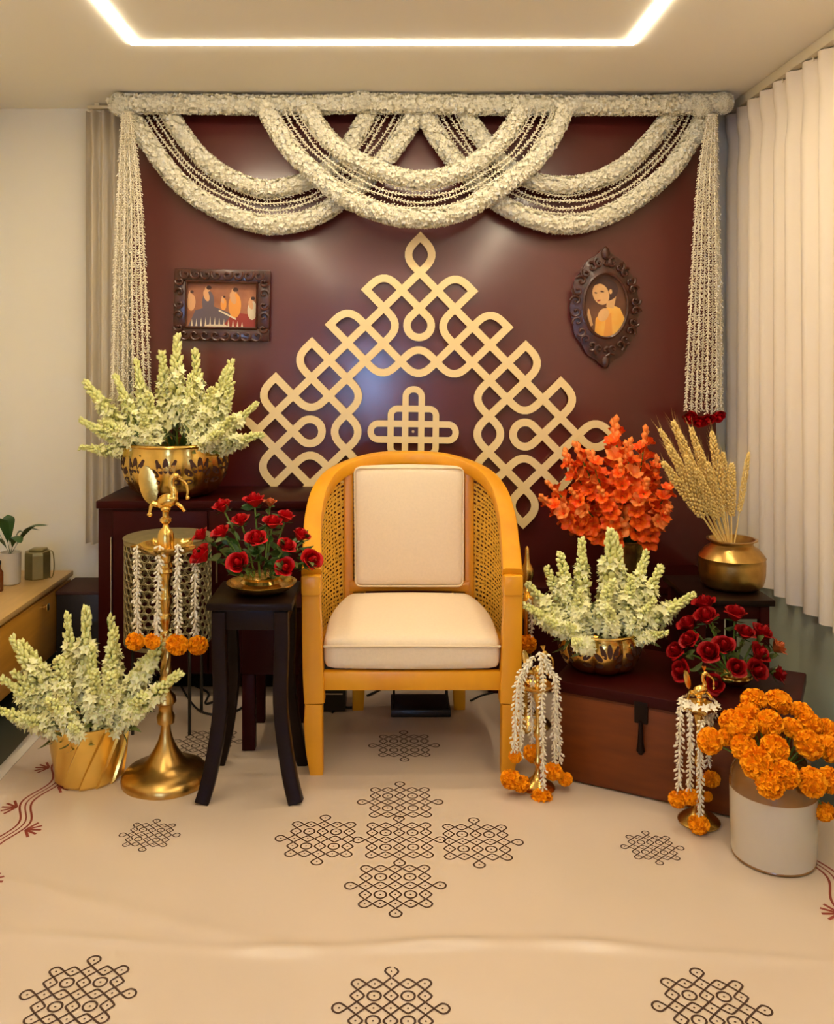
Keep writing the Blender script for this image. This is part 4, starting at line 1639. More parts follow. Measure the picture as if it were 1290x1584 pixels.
for z in (dz0, dz1):
    part('hoop', MB().lathe([(dr - 0.003, -0.006), (dr + 0.003, -0.006), (dr + 0.004, 0.006), (dr - 0.003, 0.006)], (DC.x, DC.y, z), 48, cap0=False, cap1=False), M_LATTICE, drum)
part('tray_top', MB().lathe([(0.0, 0.0), (dr + 0.004, 0.0), (dr + 0.006, 0.005), (0.0, 0.005)], (DC.x, DC.y, dz1 + 0.006), 48, cap0=False, cap1=False), M_LATTICE, drum)
for a in (45, 135, 225, 315):
    x, y = DC.x + dr * 0.93 * math.cos(R(a)), DC.y + dr * 0.93 * math.sin(R(a))
    part('leg', MB().tube([(x, y, dz0), (x, y, 0.004)], 0.006, 8), M_BLACK, drum)

# ================================================================== GOLD PLANTER with tuberoses
GP = at(139, 1203, 2.85)
GP.z = 0.0055
gp = thing('gold_planter', 'round gold planter with slanting facets in front of the wooden cabinet', 'planter', GP)
gs = 2.85 / F
nseg, nz_ = 144, 20
gh = zpx(1108, 2.85) - GP.z
vs, fs = [], []
for j in range(nz_ + 1):
    f = j / nz_
    r = (50 + 11 * f) * gs if f > 0.04 else 47 * gs
    for i in range(nseg):
        a = 2 * math.pi * i / nseg + 0.75 * f
        ph = 1 - (i * 12 / nseg) % 1.0
        rr = r * (0.955 + 0.075 * ph)
        vs.append((GP.x + rr * math.cos(a), GP.y + rr * math.sin(a), GP.z + gh * f))
for j in range(nz_):
    for i in range(nseg):
        k = (i + 1) % nseg
        fs.append((j * nseg + i, j * nseg + k, (j + 1) * nseg + k, (j + 1) * nseg + i))
fs.append(tuple(reversed(range(nseg))))
part('body', MB().add(vs, fs), M_GOLD, gp, angle=25)
part('rim', MB().lathe([(60.5 * gs, -0.012), (62.5 * gs, -0.004), (62.5 * gs, 0.0), (59 * gs, 0.0), (58 * gs, -0.02), (30 * gs, -0.03)], (GP.x, GP.y, GP.z + gh), 60, cap0=False), M_GOLD, gp)
part('filling', MB().lathe([(57 * gs, 0), (30 * gs, 0.015)], (GP.x, GP.y, GP.z + gh - 0.03), 40), M_SOIL, gp)
bouquet(Vector((GP.x, GP.y, 0)), GP.z + gh - 0.05, 0.12, [
    (132, 945, 2.86, 'tallest tuberose stalk in the gold planter'),
    (105, 957, 2.88, 'tuberose stalk just left of the tallest one in the gold planter'),
    (22, 992, 2.84, 'tuberose stalk leaning far left before the cabinet drawer'),
    (53, 990, 2.90, 'tuberose stalk with yellow buds at upper left of the gold planter'),
    (12, 1050, 2.80, 'tuberose stalk leaning left at mid height in the gold planter'),
    (3, 1104, 2.74, 'lowest left tuberose stalk reaching out over the dark floor'),
    (192, 960, 2.90, 'tuberose stalk rising toward the left strand of the tall lamp'),
    (174, 985, 2.82, 'tuberose stalk right of the gap in the gold planter'),
    (248, 987, 2.80, 'tuberose stalk crossing in front of the lamp column, upper one'),
    (274, 1045, 2.72, 'tuberose stalk leaning farthest right across the lamp column'),
    (229, 1086, 2.74, 'low tuberose stalk leaning right beside the lamp column'),
    (110, 1124, 2.66, 'short tuberose stalk drooping over the front rim of the gold planter'),
    (142, 1006, 2.80, 'front tuberose stalk below the tallest one, gold planter'),
    (217, 1004, 2.84, 'tuberose stalk leaning right at mid height in the gold planter'),
    (44, 1108, 2.70, 'low tuberose stalk lying over the left rim of the gold planter'),
    (152, 1050, 2.70, 'short front tuberose stalk right of centre, gold planter'),
    (78, 1030, 2.72, 'front tuberose stalk left of centre, gold planter'),
    (186, 1045, 2.70, 'short front tuberose stalk near the right rim, gold planter'),
    (40, 1035, 2.82, 'tuberose stalk between two left-leaning ones, gold planter'),
    (88, 1075, 2.68, 'short open tuberose stalk at front left, gold planter')], 'tuberose stalks in the gold planter', '')
lfm = MB()
for k in range(16):
    a = k * 0.39 + 0.1
    lfm.inst(LEAF, [basis((math.cos(a), math.sin(a), 0.35), rnd.random() * 6, 0.06)], [(GP.x + 0.06 * math.cos(a), GP.y + 0.06 * math.sin(a), GP.z + gh - 0.01)])
part('greenery', lfm, M_LEAF, gp, kind='stuff', angle=180)

# ================================================================== WOODEN FLOATING CABINET at left, plant, tin
FX = -1.40
cb = thing('floating_cabinet', 'low honey wood cabinet fixed along the left wall', 'cabinet', (-1.575, 3.0, 0.08))
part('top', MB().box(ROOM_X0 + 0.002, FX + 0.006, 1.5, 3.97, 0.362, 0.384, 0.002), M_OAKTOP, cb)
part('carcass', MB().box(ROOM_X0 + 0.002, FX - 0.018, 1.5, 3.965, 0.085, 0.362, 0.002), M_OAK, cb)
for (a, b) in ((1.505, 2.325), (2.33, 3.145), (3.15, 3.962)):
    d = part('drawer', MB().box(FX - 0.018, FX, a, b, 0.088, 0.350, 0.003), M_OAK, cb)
    yk = at(65, 938, 3.63).y if b > 3.9 else (a + b) / 2
    kbm = MB().tube([(FX, yk, 0.318), (FX + 0.022, yk, 0.318)], 0.004, 8)
    kbm.box(FX + 0.018, FX + 0.026, yk - 0.012, yk + 0.012, 0.304, 0.332, 0.002)
    part('knob', kbm, M_BRASS, d)
part('bracket', MB().box(ROOM_X0 + 0.002, FX - 0.1, 1.6, 1.66, 0.06, 0.085), M_BLACK, cb)
part('bracket', MB().box(ROOM_X0 + 0.002, FX - 0.1, 3.8, 3.86, 0.06, 0.085), M_BLACK, cb)

pc = at(16, 902, 3.74)
pc.z = 0.385
pt_ = thing('potted_plant', 'leafy dark green plant in a pale cylindrical pot on the wooden cabinet', 'potted plant', pc)
part('pot', MB().lathe([(0.036, 0), (0.040, 0.004), (0.0425, 0.125), (0.0425, 0.13), (0.037, 0.13), (0.036, 0.115)], pc, 32), M_POT, pt_)
part('soil', MB().lathe([(0.036, 0), (0.02, 0.008)], (pc.x, pc.y, pc.z + 0.112), 20), M_SOIL, pt_)
for (tx, ty, dY, w) in ((75, 812, -0.10, 0.05), (62, 820, -0.03, 0.02), (32, 840, -0.12, 0.045), (12, 796, 0.02, 0.05), (-30, 815, -0.05, 0.06), (-20, 845, -0.1, 0.05), (40, 826, 0.03, 0.03), (-5, 800, -0.1, 0.05)):
    tip = at(tx, ty, pc.y + dY)
    b0 = Vector((pc.x, pc.y, pc.z + 0.115))
    mid = b0.lerp(tip, 0.5) + Vector((0, 0, 0.055))
    path = catmull([b0, mid, tip], 7)
    L, Q, Mid = [], [], []
    m = len(path)
    for i, p in enumerate(path):
        f = i / (m - 1)
        ww = w * max(0.04, math.sin(math.pi * max(0, f - 0.2) / 0.8)) if f > 0.2 else 0.0025
        tdir = (path[min(i + 1, m - 1)] - path[max(i - 1, 0)]).normalized()
        sd = tdir.cross(Vector((0, 0, 1))).normalized()
        L.append((p + sd * ww / 2 - Vector((0, 0, ww * 0.12)))[:])
        Q.append((p - sd * ww / 2 - Vector((0, 0, ww * 0.12)))[:])
        Mid.append(p[:])
    part('leaf', MB().add(L + Mid + Q, [(i, i + 1, m + i + 1, m + i) for i in range(m - 1)] + [(m + i, m + i + 1, 2 * m + i + 1, 2 * m + i) for i in range(m - 1)]), M_LEAF, pt_, angle=180)

tc_ = at(58, 892, 3.84)
tc_.z = 0.385
tn = thing('metal_tin', 'olive metal tin with a wire handle on the wooden cabinet', 'tin', tc_)
part('body', MB().lathe([(0.052, 0), (0.055, 0.004), (0.055, 0.10), (0.052, 0.112), (0.046, 0.114)], tc_, 8, cap1=True), M_TIN, tn, smooth=False)
part('lid', MB().box(tc_.x - 0.028, tc_.x + 0.035, tc_.y - 0.03, tc_.y + 0.03, tc_.z + 0.112, tc_.z + 0.124, 0.006), M_TIN, tn)
part('wire_handle', MB().tube(catmull([(tc_.x + 0.05, tc_.y - 0.02, tc_.z + 0.115), (tc_.x + 0.072, tc_.y - 0.02, tc_.z + 0.113), (tc_.x + 0.078, tc_.y - 0.02, tc_.z + 0.05), (tc_.x + 0.07, tc_.y - 0.02, tc_.z + 0.008), (tc_.x + 0.052, tc_.y - 0.02, tc_.z + 0.006)], 4), 0.0025, 6), M_TIN, tn)
bt = at(-2, 900, 3.62)
bt.z = 0.385
bn = thing('amber_bottle', 'brown glass bottle at the edge of the wooden cabinet', 'bottle', bt)
part('body', MB().lathe([(0.016, 0), (0.018, 0.003), (0.018, 0.075), (0.008, 0.092), (0.008, 0.108)], bt, 20), mat('amber', (0.16, 0.04, 0.01), 0.15, coat=0.5), bn)
part('cap', MB().lathe([(0.0095, 0), (0.0095, 0.014), (0.007, 0.016)], (bt.x, bt.y, bt.z + 0.106), 16), M_BLACK, bn)

# ================================================================== CURTAINS
def pleated(axis, c, a0, a1, z0, z1, amp, n, seed, pinch=0.16):
    """pleated curtain: runs along axis ('x' or 'y') at constant other coordinate c"""
    rg = random.Random(seed)
    ph = [rg.uniform(-0.5, 0.5) for _ in range(n + 2)]
    am = [rg.uniform(0.75, 1.2) for _ in range(n + 2)]
    nu, nz = n * 10, 30
    vs, fs = [], []
    for j in range(nz + 1):
        z = z0 + (z1 - z0) * (1 - (1 - j / nz) ** 1.0)
        top = max(0, (z - (z1 - pinch * 1.6)) / (pinch * 1.6))
        for i in range(nu + 1):
            u = i / nu * n
            k = int(u)
            drift = 0.25 * math.sin(z * 1.3 + k * 0.9) * (1 - top)
            w = math.sin(2 * math.pi * (u + 0.12 * ph[k] * (1 - top)) + drift)
            a = amp * am[k] * (1 - 0.55 * math.exp(-((z - (z1 - pinch)) / 0.05) ** 2))
            w = math.copysign(abs(w) ** 0.8, w)
            along = a0 + (a1 - a0) * i / nu
            off = c + w * a
            hem = z
            vs.append((along, off, hem) if axis == 'x' else (off, along, hem))
    for j in range(nz):
        for i in range(nu):
            fs.append((j * (nu + 1) + i, j * (nu + 1) + i + 1, (j + 1) * (nu + 1) + i + 1, (j + 1) * (nu + 1) + i))
    return MB().add(vs, fs)


rc = thing('white_curtain', 'long cream pleated curtain along the right wall', 'curtain', (1.5, 3.0, 0.4))
part('fabric', pleated('y', 1.503, 2.2, 4.02, 0.40, 2.385, 0.024, 15, 3), M_CURT, rc, angle=180)
part('rail', MB().box(1.485, 1.515, 2.0, 4.04, 2.39, 2.43, 0.003), M_RAIL, rc)
hk = MB()
for k in range(22):
    y = 2.2 + 1.82 * k / 21.5
    hk.tube([(1.5, y, 2.39), (1.5, y, 2.375)], 0.003, 5)
part('hooks', hk, M_RAIL, rc, kind='stuff')
lX0, lX1 = at(131, 500, 3.95).x, at(196, 500, 3.95).x
lc = thing('beige_curtain', 'narrow beige pleated curtain beside the left tassel', 'curtain', ((lX0 + lX1) / 2, 3.96, 0.5))
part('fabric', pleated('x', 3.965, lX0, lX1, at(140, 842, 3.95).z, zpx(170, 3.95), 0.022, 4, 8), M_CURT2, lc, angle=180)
part('rail', MB().box(lX0 + 0.01, lX1 + 0.03, 3.95, 3.98, zpx(168, 3.95), zpx(163, 3.95), 0.002), M_RAIL, lc)
part('rail_bracket', MB().box(lX0 + 0.04, lX0 + 0.06, 3.955, 3.975, zpx(163, 3.95), CEIL), M_RAIL, lc)

# ================================================================== PICTURES
def scroll(mb, cx, cz, r, y, a0, turn, flip=1, tr=0.006):
    pts = []
    for k in range(16):
        f = k / 15
        a = a0 + flip * turn * f
        rr = r * (1 - 0.78 * f)
        pts.append((cx + rr * math.cos(a), y - 0.004 * math.sin(f * 3), cz + rr * math.sin(a)))
    mb.tube(pts, [tr * (1 - 0.35 * k / 15) for k in range(16)], 6)
    mb.ellipsoid(pts[-1], (tr * 1.1,) * 3, nu=8, nv=5)


fc = at(343.5, 472, 3.885)
fw, fh = 154 * 3.885 / F, 116 * 3.885 / F
pic = thing('rectangular_picture', 'small rectangular picture in a dark carved frame on the maroon panel', 'picture', (fc.x, 3.885, fc.z))
pic.rotation_euler = (0, R(1.2), 0)
bwid = 0.068
fm = MB()
x0, x1, z0, z1 = fc.x - fw / 2 + 0.008, fc.x + fw / 2 - 0.008, fc.z - fh / 2 + 0.008, fc.z + fh / 2 - 0.008
fm.box(x0, x1, 3.872, 3.897, z1 - 0.055, z1, 0.006)
fm.box(x0, x1, 3.872, 3.897, z0, z0 + 0.055, 0.006)
fm.box(x0, x0 + 0.055, 3.872, 3.897, z0 + 0.055, z1 - 0.055, 0.006)
fm.box(x1 - 0.055, x1, 3.872, 3.897, z0 + 0.055, z1 - 0.055, 0.006)
part('frame', fm, M_CARVED, pic)
ix0, ix1, iz0, iz1 = x0 + 0.055, x1 - 0.055, z0 + 0.055, z1 - 0.055
part('frame_lip', MB().tube([(ix0, 3.870, iz0), (ix1, 3.870, iz0), (ix1, 3.870, iz1), (ix0, 3.870, iz1)], 0.007, 6, closed=True), M_CARVED, pic)
sm = MB()
for s in (-1, 1):
    for k in range(4):
        f = (k + 0.5) / 4
        for zz, fl in ((z1 - 0.024, 1), (z0 + 0.024, -1)):
            scroll(sm, fc.x + s * f * (fw / 2 - 0.035), zz, 0.026, 3.868, R(90 * fl - 60 * s), 5.2, -s * fl)
    for k in range(5):
        f = (k + 0.5) / 5
        scroll(sm, fc.x + s * (fw / 2 - 0.034), z0 + 0.03 + f * (fh - 0.075), 0.022, 3.868, R(0 if s > 0 else 180), 5.2, s if k % 2 else -s)
part('carving', sm, M_CARVED, pic, kind='stuff')


def paint(mb, mi, pts, y):
    mb.add([(x, y, z) for x, z in pts], [tuple(range(len(pts)))], mi)


def blob(cx, cz, rx, rz, n=18, rot=0):
    out = []
    for k in range(n):
        a = 2 * math.pi * k / n
        x, z = rx * math.cos(a), rz * math.sin(a)
        out.append((cx + x * math.cos(rot) - z * math.sin(rot), cz + x * math.sin(rot) + z * math.cos(rot)))
    return out


PM = [mat('paint_ground', (0.42, 0.16, 0.07), 0.6, noise=0.3, nscale=15, color2=(0.26, 0.09, 0.04)), mat('paint_dark', (0.06, 0.02, 0.012), 0.6), mat('paint_skin', (0.70, 0.36, 0.16), 0.6),
      mat('paint_orange', (0.80, 0.32, 0.05), 0.6), mat('paint_slate', (0.12, 0.085, 0.10), 0.6), mat('paint_cream', (0.75, 0.62, 0.42), 0.6), mat('paint_red', (0.30, 0.03, 0.015), 0.6)]
pm = MB()
W_, H_ = ix1 - ix0, iz1 - iz0


def q2(u, v):
    return (ix0 + u * W_, iz0 + v * H_)


yb = 3.888
pm.box(ix0 - 0.004, ix1 + 0.004, yb, yb + 0.006, iz0 - 0.004, iz1 + 0.004, mi=0)
paint(pm, 4, [q2(0.02, 0.02), q2(0.62, 0.02), q2(0.66, 0.3), q2(0.36, 0.48), q2(0.12, 0.38)], yb - 0.0005)
paint(pm, 6, [q2(0.5, 0.02), q2(0.98, 0.02), q2(0.98, 0.3), q2(0.66, 0.34)], yb - 0.0006)
for (u, v, s, mi) in ((0.30, 0.55, 1.0, 4), (0.68, 0.50, 1.05, 3), (0.06, 0.55, 0.7, 2), (0.93, 0.40, 0.8, 5), (0.52, 0.52, 0.5, 3)):
    cx_, cz2 = q2(u, v)
    paint(pm, mi, blob(cx_, cz2, 0.026 * s, 0.052 * s), yb - 0.001)
    paint(pm, 2, blob(cx_ - 0.008 * s, cz2 + 0.03 * s, 0.012 * s, 0.026 * s, rot=0.3), yb - 0.0014)
    paint(pm, 2, blob(cx_ - 0.004, cz2 + 0.058 * s, 0.011 * s, 0.013 * s), yb - 0.0016)
    paint(pm, 1, blob(cx_ + 0.002, cz2 + 0.064 * s, 0.011 * s, 0.009 * s), yb - 0.0018)
paint(pm, 5, [q2(0.45, 0.37), q2(0.70, 0.18), q2(0.70, 0.22), q2(0.46, 0.40)], yb - 0.002)
for k in range(12):
    u = 0.06 + 0.065 * k
    hgt = 0.22 - 0.010 * abs(k - 4) * 1.5
    paint(pm, 5, [q2(u, 0.03), q2(u + 0.028, 0.03), q2(u + 0.015, 0.03 + hgt)], yb - 0.0022)
paint(pm, 5, [q2(0.25, 0.02), q2(0.60, 0.02), q2(0.55, 0.075), q2(0.30, 0.07)], yb - 0.0021)
part('painting', pm, PM, pic, smooth=False)

oc = at(935.5, 476, 3.885)
os_ = 3.885 / F
ov = thing('oval_picture', 'small oval picture in a dark carved pointed frame on the maroon panel', 'picture', (oc.x, 3.885, oc.z))
fm = MB()
n = 64
orim, irim = [], []
for k in range(n):
    a = 2 * math.pi * k / n
    ex = 1 + 0.10 * abs(math.sin(a)) ** 14
    sc_ = 1 + 0.025 * math.cos(12 * a)
    orim.append((oc.x + 53 * os_ * math.cos(a) * sc_, oc.z + 78 * os_ * math.sin(a) * ex * sc_ * 1.04))
    irim.append((oc.x + 34 * os_ * math.cos(a), oc.z + 3 * os_ + 50 * os_ * math.sin(a)))
vs = [(x, 3.878, z) for x, z in orim] + [(x, 3.868, z) for x, z in irim] + [(x, 3.897, z) for x, z in orim] + [(x, 3.897, z) for x, z in irim]
fs = []
for k in range(n):
    j = (k + 1) % n
    fs += [(k, j, n + j, n + k), (k, 2 * n + k, 2 * n + j, j), (n + k, n + j, 3 * n + j, 3 * n + k)]
part('frame', fm.add(vs, fs), M_CARVED, ov)
part('frame_lip', MB().tube([(x, 3.866, z) for x, z in irim], 0.007, 6, closed=True), M_CARVED, ov)
sm = MB()
for k in range(26):
    a = 2 * math.pi * (k + 0.5) / 26
    scroll(sm, oc.x + 46 * os_ * math.cos(a), oc.z + 2 * os_ + 68 * os_ * math.sin(a), 0.024, 3.866, a, 5.4, 1 if k % 2 else -1)
for sz in (-1, 1):
    sm.ellipsoid((oc.x, 3.870, oc.z + sz * 84 * os_), (0.018, 0.01, 0.028))
part('carving', sm, M_CARVED, ov, kind='stuff')
pm = MB()
c_ = (oc.x, oc.z + 3 * os_)


def oo(x, z):
    return (c_[0] + x * os_, c_[1] + z * os_)


vs_ = blob(c_[0], c_[1], 35 * os_, 51 * os_, 40)
pm.add([(x, 3.888, z) for x, z in vs_], [tuple(range(40))], 0)
PO = [mat('paint_umber', (0.20, 0.075, 0.025), 0.6, noise=0.5, nscale=12, color2=(0.08, 0.025, 0.01)), PM[1], mat('paint_face', (0.82, 0.46, 0.18), 0.6, noise=0.2, nscale=20), mat('paint_saffron', (0.90, 0.38, 0.04), 0.6, noise=0.4, nscale=14, color2=(0.88, 0.55, 0.12)), PM[3], PM[6], PM[5]]
paint(pm, 3, [oo(-16, -46), oo(-14, -20), oo(-4, -8), oo(10, 2), oo(24, -4), oo(31, -20), oo(26, -36), oo(12, -47), oo(0, -50)], 3.8875)
paint(pm, 4, [oo(-2, -48), oo(2, -18), oo(10, -10), oo(12, -46)], 3.887)
paint(pm, 2, [oo(2, -2), oo(14, -4), oo(18, 16), oo(6, 18)], 3.8868)
paint(pm, 1, blob(*oo(2, 24), 19 * os_, 17 * os_, 24, 0.2), 3.8866)
paint(pm, 2, blob(*oo(-6, 18), 12.5 * os_, 17 * os_, 24, 0.35), 3.8862)
paint(pm, 1, [oo(-18, 31), oo(-6, 35), oo(6, 30), oo(10, 18), oo(14, 30), oo(6, 40), oo(-10, 41)], 3.8858)
paint(pm, 1, blob(*oo(-4, 22), 3.2 * os_, 1.2 * os_, 10, -0.2), 3.8855)
paint(pm, 1, blob(*oo(-14, 20), 2.4 * os_, 1.1 * os_, 10, -0.2), 3.8855)
paint(pm, 5, blob(*oo(-9, 8), 3.0 * os_, 1.2 * os_, 10, 0.3), 3.8855)
paint(pm, 2, blob(*oo(9, 22), 2.5 * os_, 4 * os_, 12), 3.8855)
paint(pm, 2, [oo(-26, -4), oo(-24, -5), oo(-18, -30), oo(-22, -32), oo(-27, -14)], 3.8866)
paint(pm, 2, blob(*oo(-2, -14), 8 * os_, 11 * os_, 16, -0.5), 3.8862)
part('painting', pm, PO, ov, smooth=False)

# ================================================================== TRUNK at right
T0 = on(860, 1206)
T1 = on(1131, 1268)
uu = Vector((T1.x - T0.x, T1.y - T0.y, 0)).normalized()
vv = Vector((-uu.y, uu.x, 0))
TL, TD, TH = 0.68, 0.42, 0.315


def TP(u, v, z):
    return Vector((T0.x, T0.y, z)) + uu * u + vv * v


tr = thing('wooden_trunk', 'low brown wooden trunk with a hanging latch, set at an angle at right', 'trunk', TP(TL / 2, TD / 2, 0))


def tbox(u0, u1, v0, v1, z0, z1, bev=0.0):
    mb = MB().box(u0, u1, v0, v1, z0, z1, bev)
    V = np.concatenate(mb.v)
    mb.v = [np.array([TP(a, b, c)[:] for a, b, c in V])]
    return mb


part('body', tbox(0.0, TL, 0.0, TD, 0.008, TH - 0.035, 0.004), M_TRUNK, tr)
part('lid', tbox(-0.010, TL + 0.010, -0.010, TD + 0.010, TH - 0.035, TH, 0.005), M_CONSOLE, tr)
part('latch', tbox(0.245, 0.285, -0.012, -0.001, TH - 0.085, TH - 0.02, 0.003), M_BLACKWOOD, tr, label='dark metal latch plate')
lt = MB()
a = TP(0.265, -0.013, TH - 0.08)
lt.tube([a, a - Vector((0, 0, 0.06)), a - Vector((0, 0, 0.085)), a - Vector((0, 0, 0.095))], [0.006, 0.009, 0.013, 0.006], 10)
part('hasp', lt, M_BLACKWOOD, tr)
part('front_panel', tbox(0.012, TL - 0.012, -0.003, 0.001, 0.014, TH - 0.042, 0.002), M_TRUNK, tr)

# tuberose bowl on the trunk
bc2 = on(928, 1032, TH)
bc2.z = TH + 0.001
lotus_bowl(bc2, 0.137, 0.128, 'brass bowl pierced with a lotus on the trunk lid', 8, rot=R(0), cuts=0.95)
bouquet(bc2, bc2.z + 0.09, 0.13, [
    (939, 824, 2.96, 'tallest tuberose stalk in the bowl on the trunk'),
    (900, 840, 2.98, 'tuberose stalk left of the tallest one in the trunk bowl'),
    (971, 836, 3.00, 'tuberose stalk right of the tallest one in the trunk bowl'),
    (1008, 862, 3.00, 'tuberose stalk leaning right, tip before the dark console'),
    (1029, 886, 2.96, 'tuberose stalk leaning right above the red roses, upper one'),
    (1066, 917, 2.92, 'tuberose stalk reaching farthest right toward the red roses'),
    (1060, 940, 2.86, 'tuberose stalk leaning right just below the farthest one'),
    (1024, 978, 2.80, 'lowest right tuberose stalk over the trunk bowl rim'),
    (811, 914, 2.94, 'tuberose stalk reaching farthest left toward the chair arm'),
    (815, 938, 2.88, 'tuberose stalk leaning left just below the farthest left one'),
    (847, 882, 3.00, 'tuberose stalk leaning left beside the spike of the hidden lamp'),
    (860, 866, 2.96, 'tuberose stalk at upper left of the trunk bowl'),
    (890, 1004, 2.74, 'short tuberose stalk drooping over the front left rim of trunk bowl'),
    (872, 962, 2.80, 'low front tuberose stalk left of the lotus emblem'),
    (925, 900, 2.84, 'front tuberose stalk in the middle of the trunk bowl'),
    (985, 900, 2.88, 'front tuberose stalk right of the middle in the trunk bowl'),
    (960, 940, 2.78, 'short front tuberose stalk above the lotus emblem'),
    (1010, 935, 2.82, 'short tuberose stalk at front right of the trunk bowl'),
    (880, 915, 2.84, 'front tuberose stalk left of the middle in the trunk bowl'),
    (840, 955, 2.84, 'low tuberose stalk leaning left over the trunk bowl')], 'tuberose stalks in the bowl on the trunk', '')

for nm, cc, rr_, zz in (('lotus_bowl', bc, 0.15, 0.19), ('lotus_bowl.001', bc2, 0.09, 0.115)):
    gv = MB()
    for k in range(40):
        a = k * 2.4
        q_ = rr_ * (0.3 + 0.7 * ((k * 0.618) % 1))
        gv.inst(LEAF_N, [basis((math.cos(a) * 0.6, math.sin(a) * 0.6, rnd.uniform(0.3, 1.0)), rnd.random() * 6, rnd.uniform(0.07, 0.11))], [(cc.x + q_ * math.cos(a), cc.y + q_ * math.sin(a), cc.z + zz)])
    part('greenery', gv, M_LEAF, bpy.data.objects[nm], kind='stuff', angle=180)

# right rose bowl on the trunk
rb2 = on(1140, 1064, TH)
rb2.z = TH + 0.001
rb2 = Vector((rb2.x, rb2.y + 0.03, rb2.z))
t = thing('rose_bowl', 'small brass dish of dark red roses on the trunk lid', 'bowl', rb2)
part('body', MB().lathe([(0.03, 0), (0.034, 0.004), (0.05, 0.016), (0.056, 0.026), (0.054, 0.03), (0.046, 0.026)], rb2, 40), M_BRASS, t)
part('collar', MB().lathe([(0.036, 0.024), (0.042, 0.032), (0.036, 0.042), (0.03, 0.046)], rb2, 32), M_BRASS, t)
G = 'dark red roses in the dish on the trunk'
for (px, py, Y, lab, kd, rr) in (
    (1090, 931, 2.86, 'uppermost dark red rose at left of the right cluster', 'red', .032),
    (1092, 952, 2.80, 'large dark red rose just under the uppermost left one', 'red', .034),
    (1064, 963, 2.84, 'dark red rose beside the tuberose tips, upper one', 'red', .030),
    (1065, 989, 2.78, 'dark red rose at left of the right cluster, middle height', 'red', .028),
    (1045, 1006, 2.80, 'leftmost dark red rose of the right cluster', 'red', .029),
    (1052, 1038, 2.76, 'lowest left dark red rose above the trunk lid', 'red', .030),
    (1097, 1008, 2.72, 'dark red rose behind the small lamp bird', 'red', .031),
    (1138, 947, 2.82, 'dark red rose below the hammered brass pot', 'red', .033),
    (1120, 998, 2.74, 'dark red rose in the centre of the right cluster', 'red', .030),
    (1153, 977, 2.78, 'dark red rose right of centre in the right cluster', 'red', .028),
    (1180, 977, 2.80, 'dark red rose at the upper right before the table leg', 'red', .033),
    (1176, 1010, 2.75, 'dark red rose at the right of the cluster, middle height', 'red', .030),
    (1172, 1037, 2.72, 'dark red rose low at the right, above the marigolds', 'red', .031),
    (1207, 1043, 2.78, 'rightmost dark red rose against the grey wall', 'red', .025),
    (1205, 1000, 2.80, 'russet and olive flower at the right edge of the rose cluster', 'russet', .026),
    (1106, 1058, 2.70, 'lowest dark red rose left of the brass dish', 'red', .027),
    (1140, 1032, 2.70, 'dark shaded rose just above the brass dish', 'red', .026)):
    h_ = at(px, py, Y)
    b0 = rb2 + Vector((0, 0, 0.04))
    b = b0 + Vector(((h_.x - rb2.x) * 0.2, (h_.y - rb2.y) * 0.2, 0))
    rose(h_, b, lab, G if kd == 'red' else None, True, rr, leaves=2, kind=kd, facing=(h_ - b0).normalized() + Vector((0, -0.35, 0.4)))

# ================================================================== dark side table with brass pot and straw
TZ = at(1150, 925, 3.08).z
sx0, sx1, sy0, sy1 = 1.02, at(1200, 935, 3.05).x, 3.05, 3.40
t = thing('side_table', 'dark wooden side table under the brass pot by the curtain', 'side table', ((sx0 + sx1) / 2, (sy0 + sy1) / 2, 0))
part('top', MB().box(sx0, sx1, sy0, sy1, TZ - 0.022, TZ, 0.004), M_BLACKWOOD, t)
part('apron', MB().box(sx0 + 0.02, sx1 - 0.02, sy0 + 0.02, sy0 + 0.036, TZ - 0.07, TZ - 0.022, 0.002), M_CONSOLE, t)
part('apron', MB().box(sx0 + 0.02, sx1 - 0.02, sy1 - 0.036, sy1 - 0.02, TZ - 0.07, TZ - 0.022, 0.002), M_CONSOLE, t)
for x in (sx0 + 0.03, sx1 - 0.03):
    for y in (sy0 + 0.03, sy1 - 0.03):
        part('leg', MB().box(x - 0.016, x + 0.016, y - 0.016, y + 0.016, 0.004, TZ - 0.022, 0.003), M_CONSOLE, t)

BY = 3.22
bp_ = at(1133, 905, BY)
bp_.z = TZ + 0.001
bs = BY / F
bp_.x = at(1132, 870, BY).x
hb = zpx(833, BY) - bp_.z
t = thing('brass_pot', 'round hammered brass water pot holding straw ears on the dark side table', 'pot', bp_)
pr = [(30, 0), (40, 0.02), (46, 0.10), (49, 0.28), (49.5, 0.52), (49, 0.60), (50, 0.63), (48, 0.67), (40, 0.80), (33, 0.86), (31, 0.90), (32, 0.95), (38, 0.985), (38, 1.0), (34, 1.0), (28, 0.92), (20, 0.85)]
part('body', MB().lathe([(r * bs, f * hb) for r, f in pr], bp_, 56), M_BRASS_D, t)


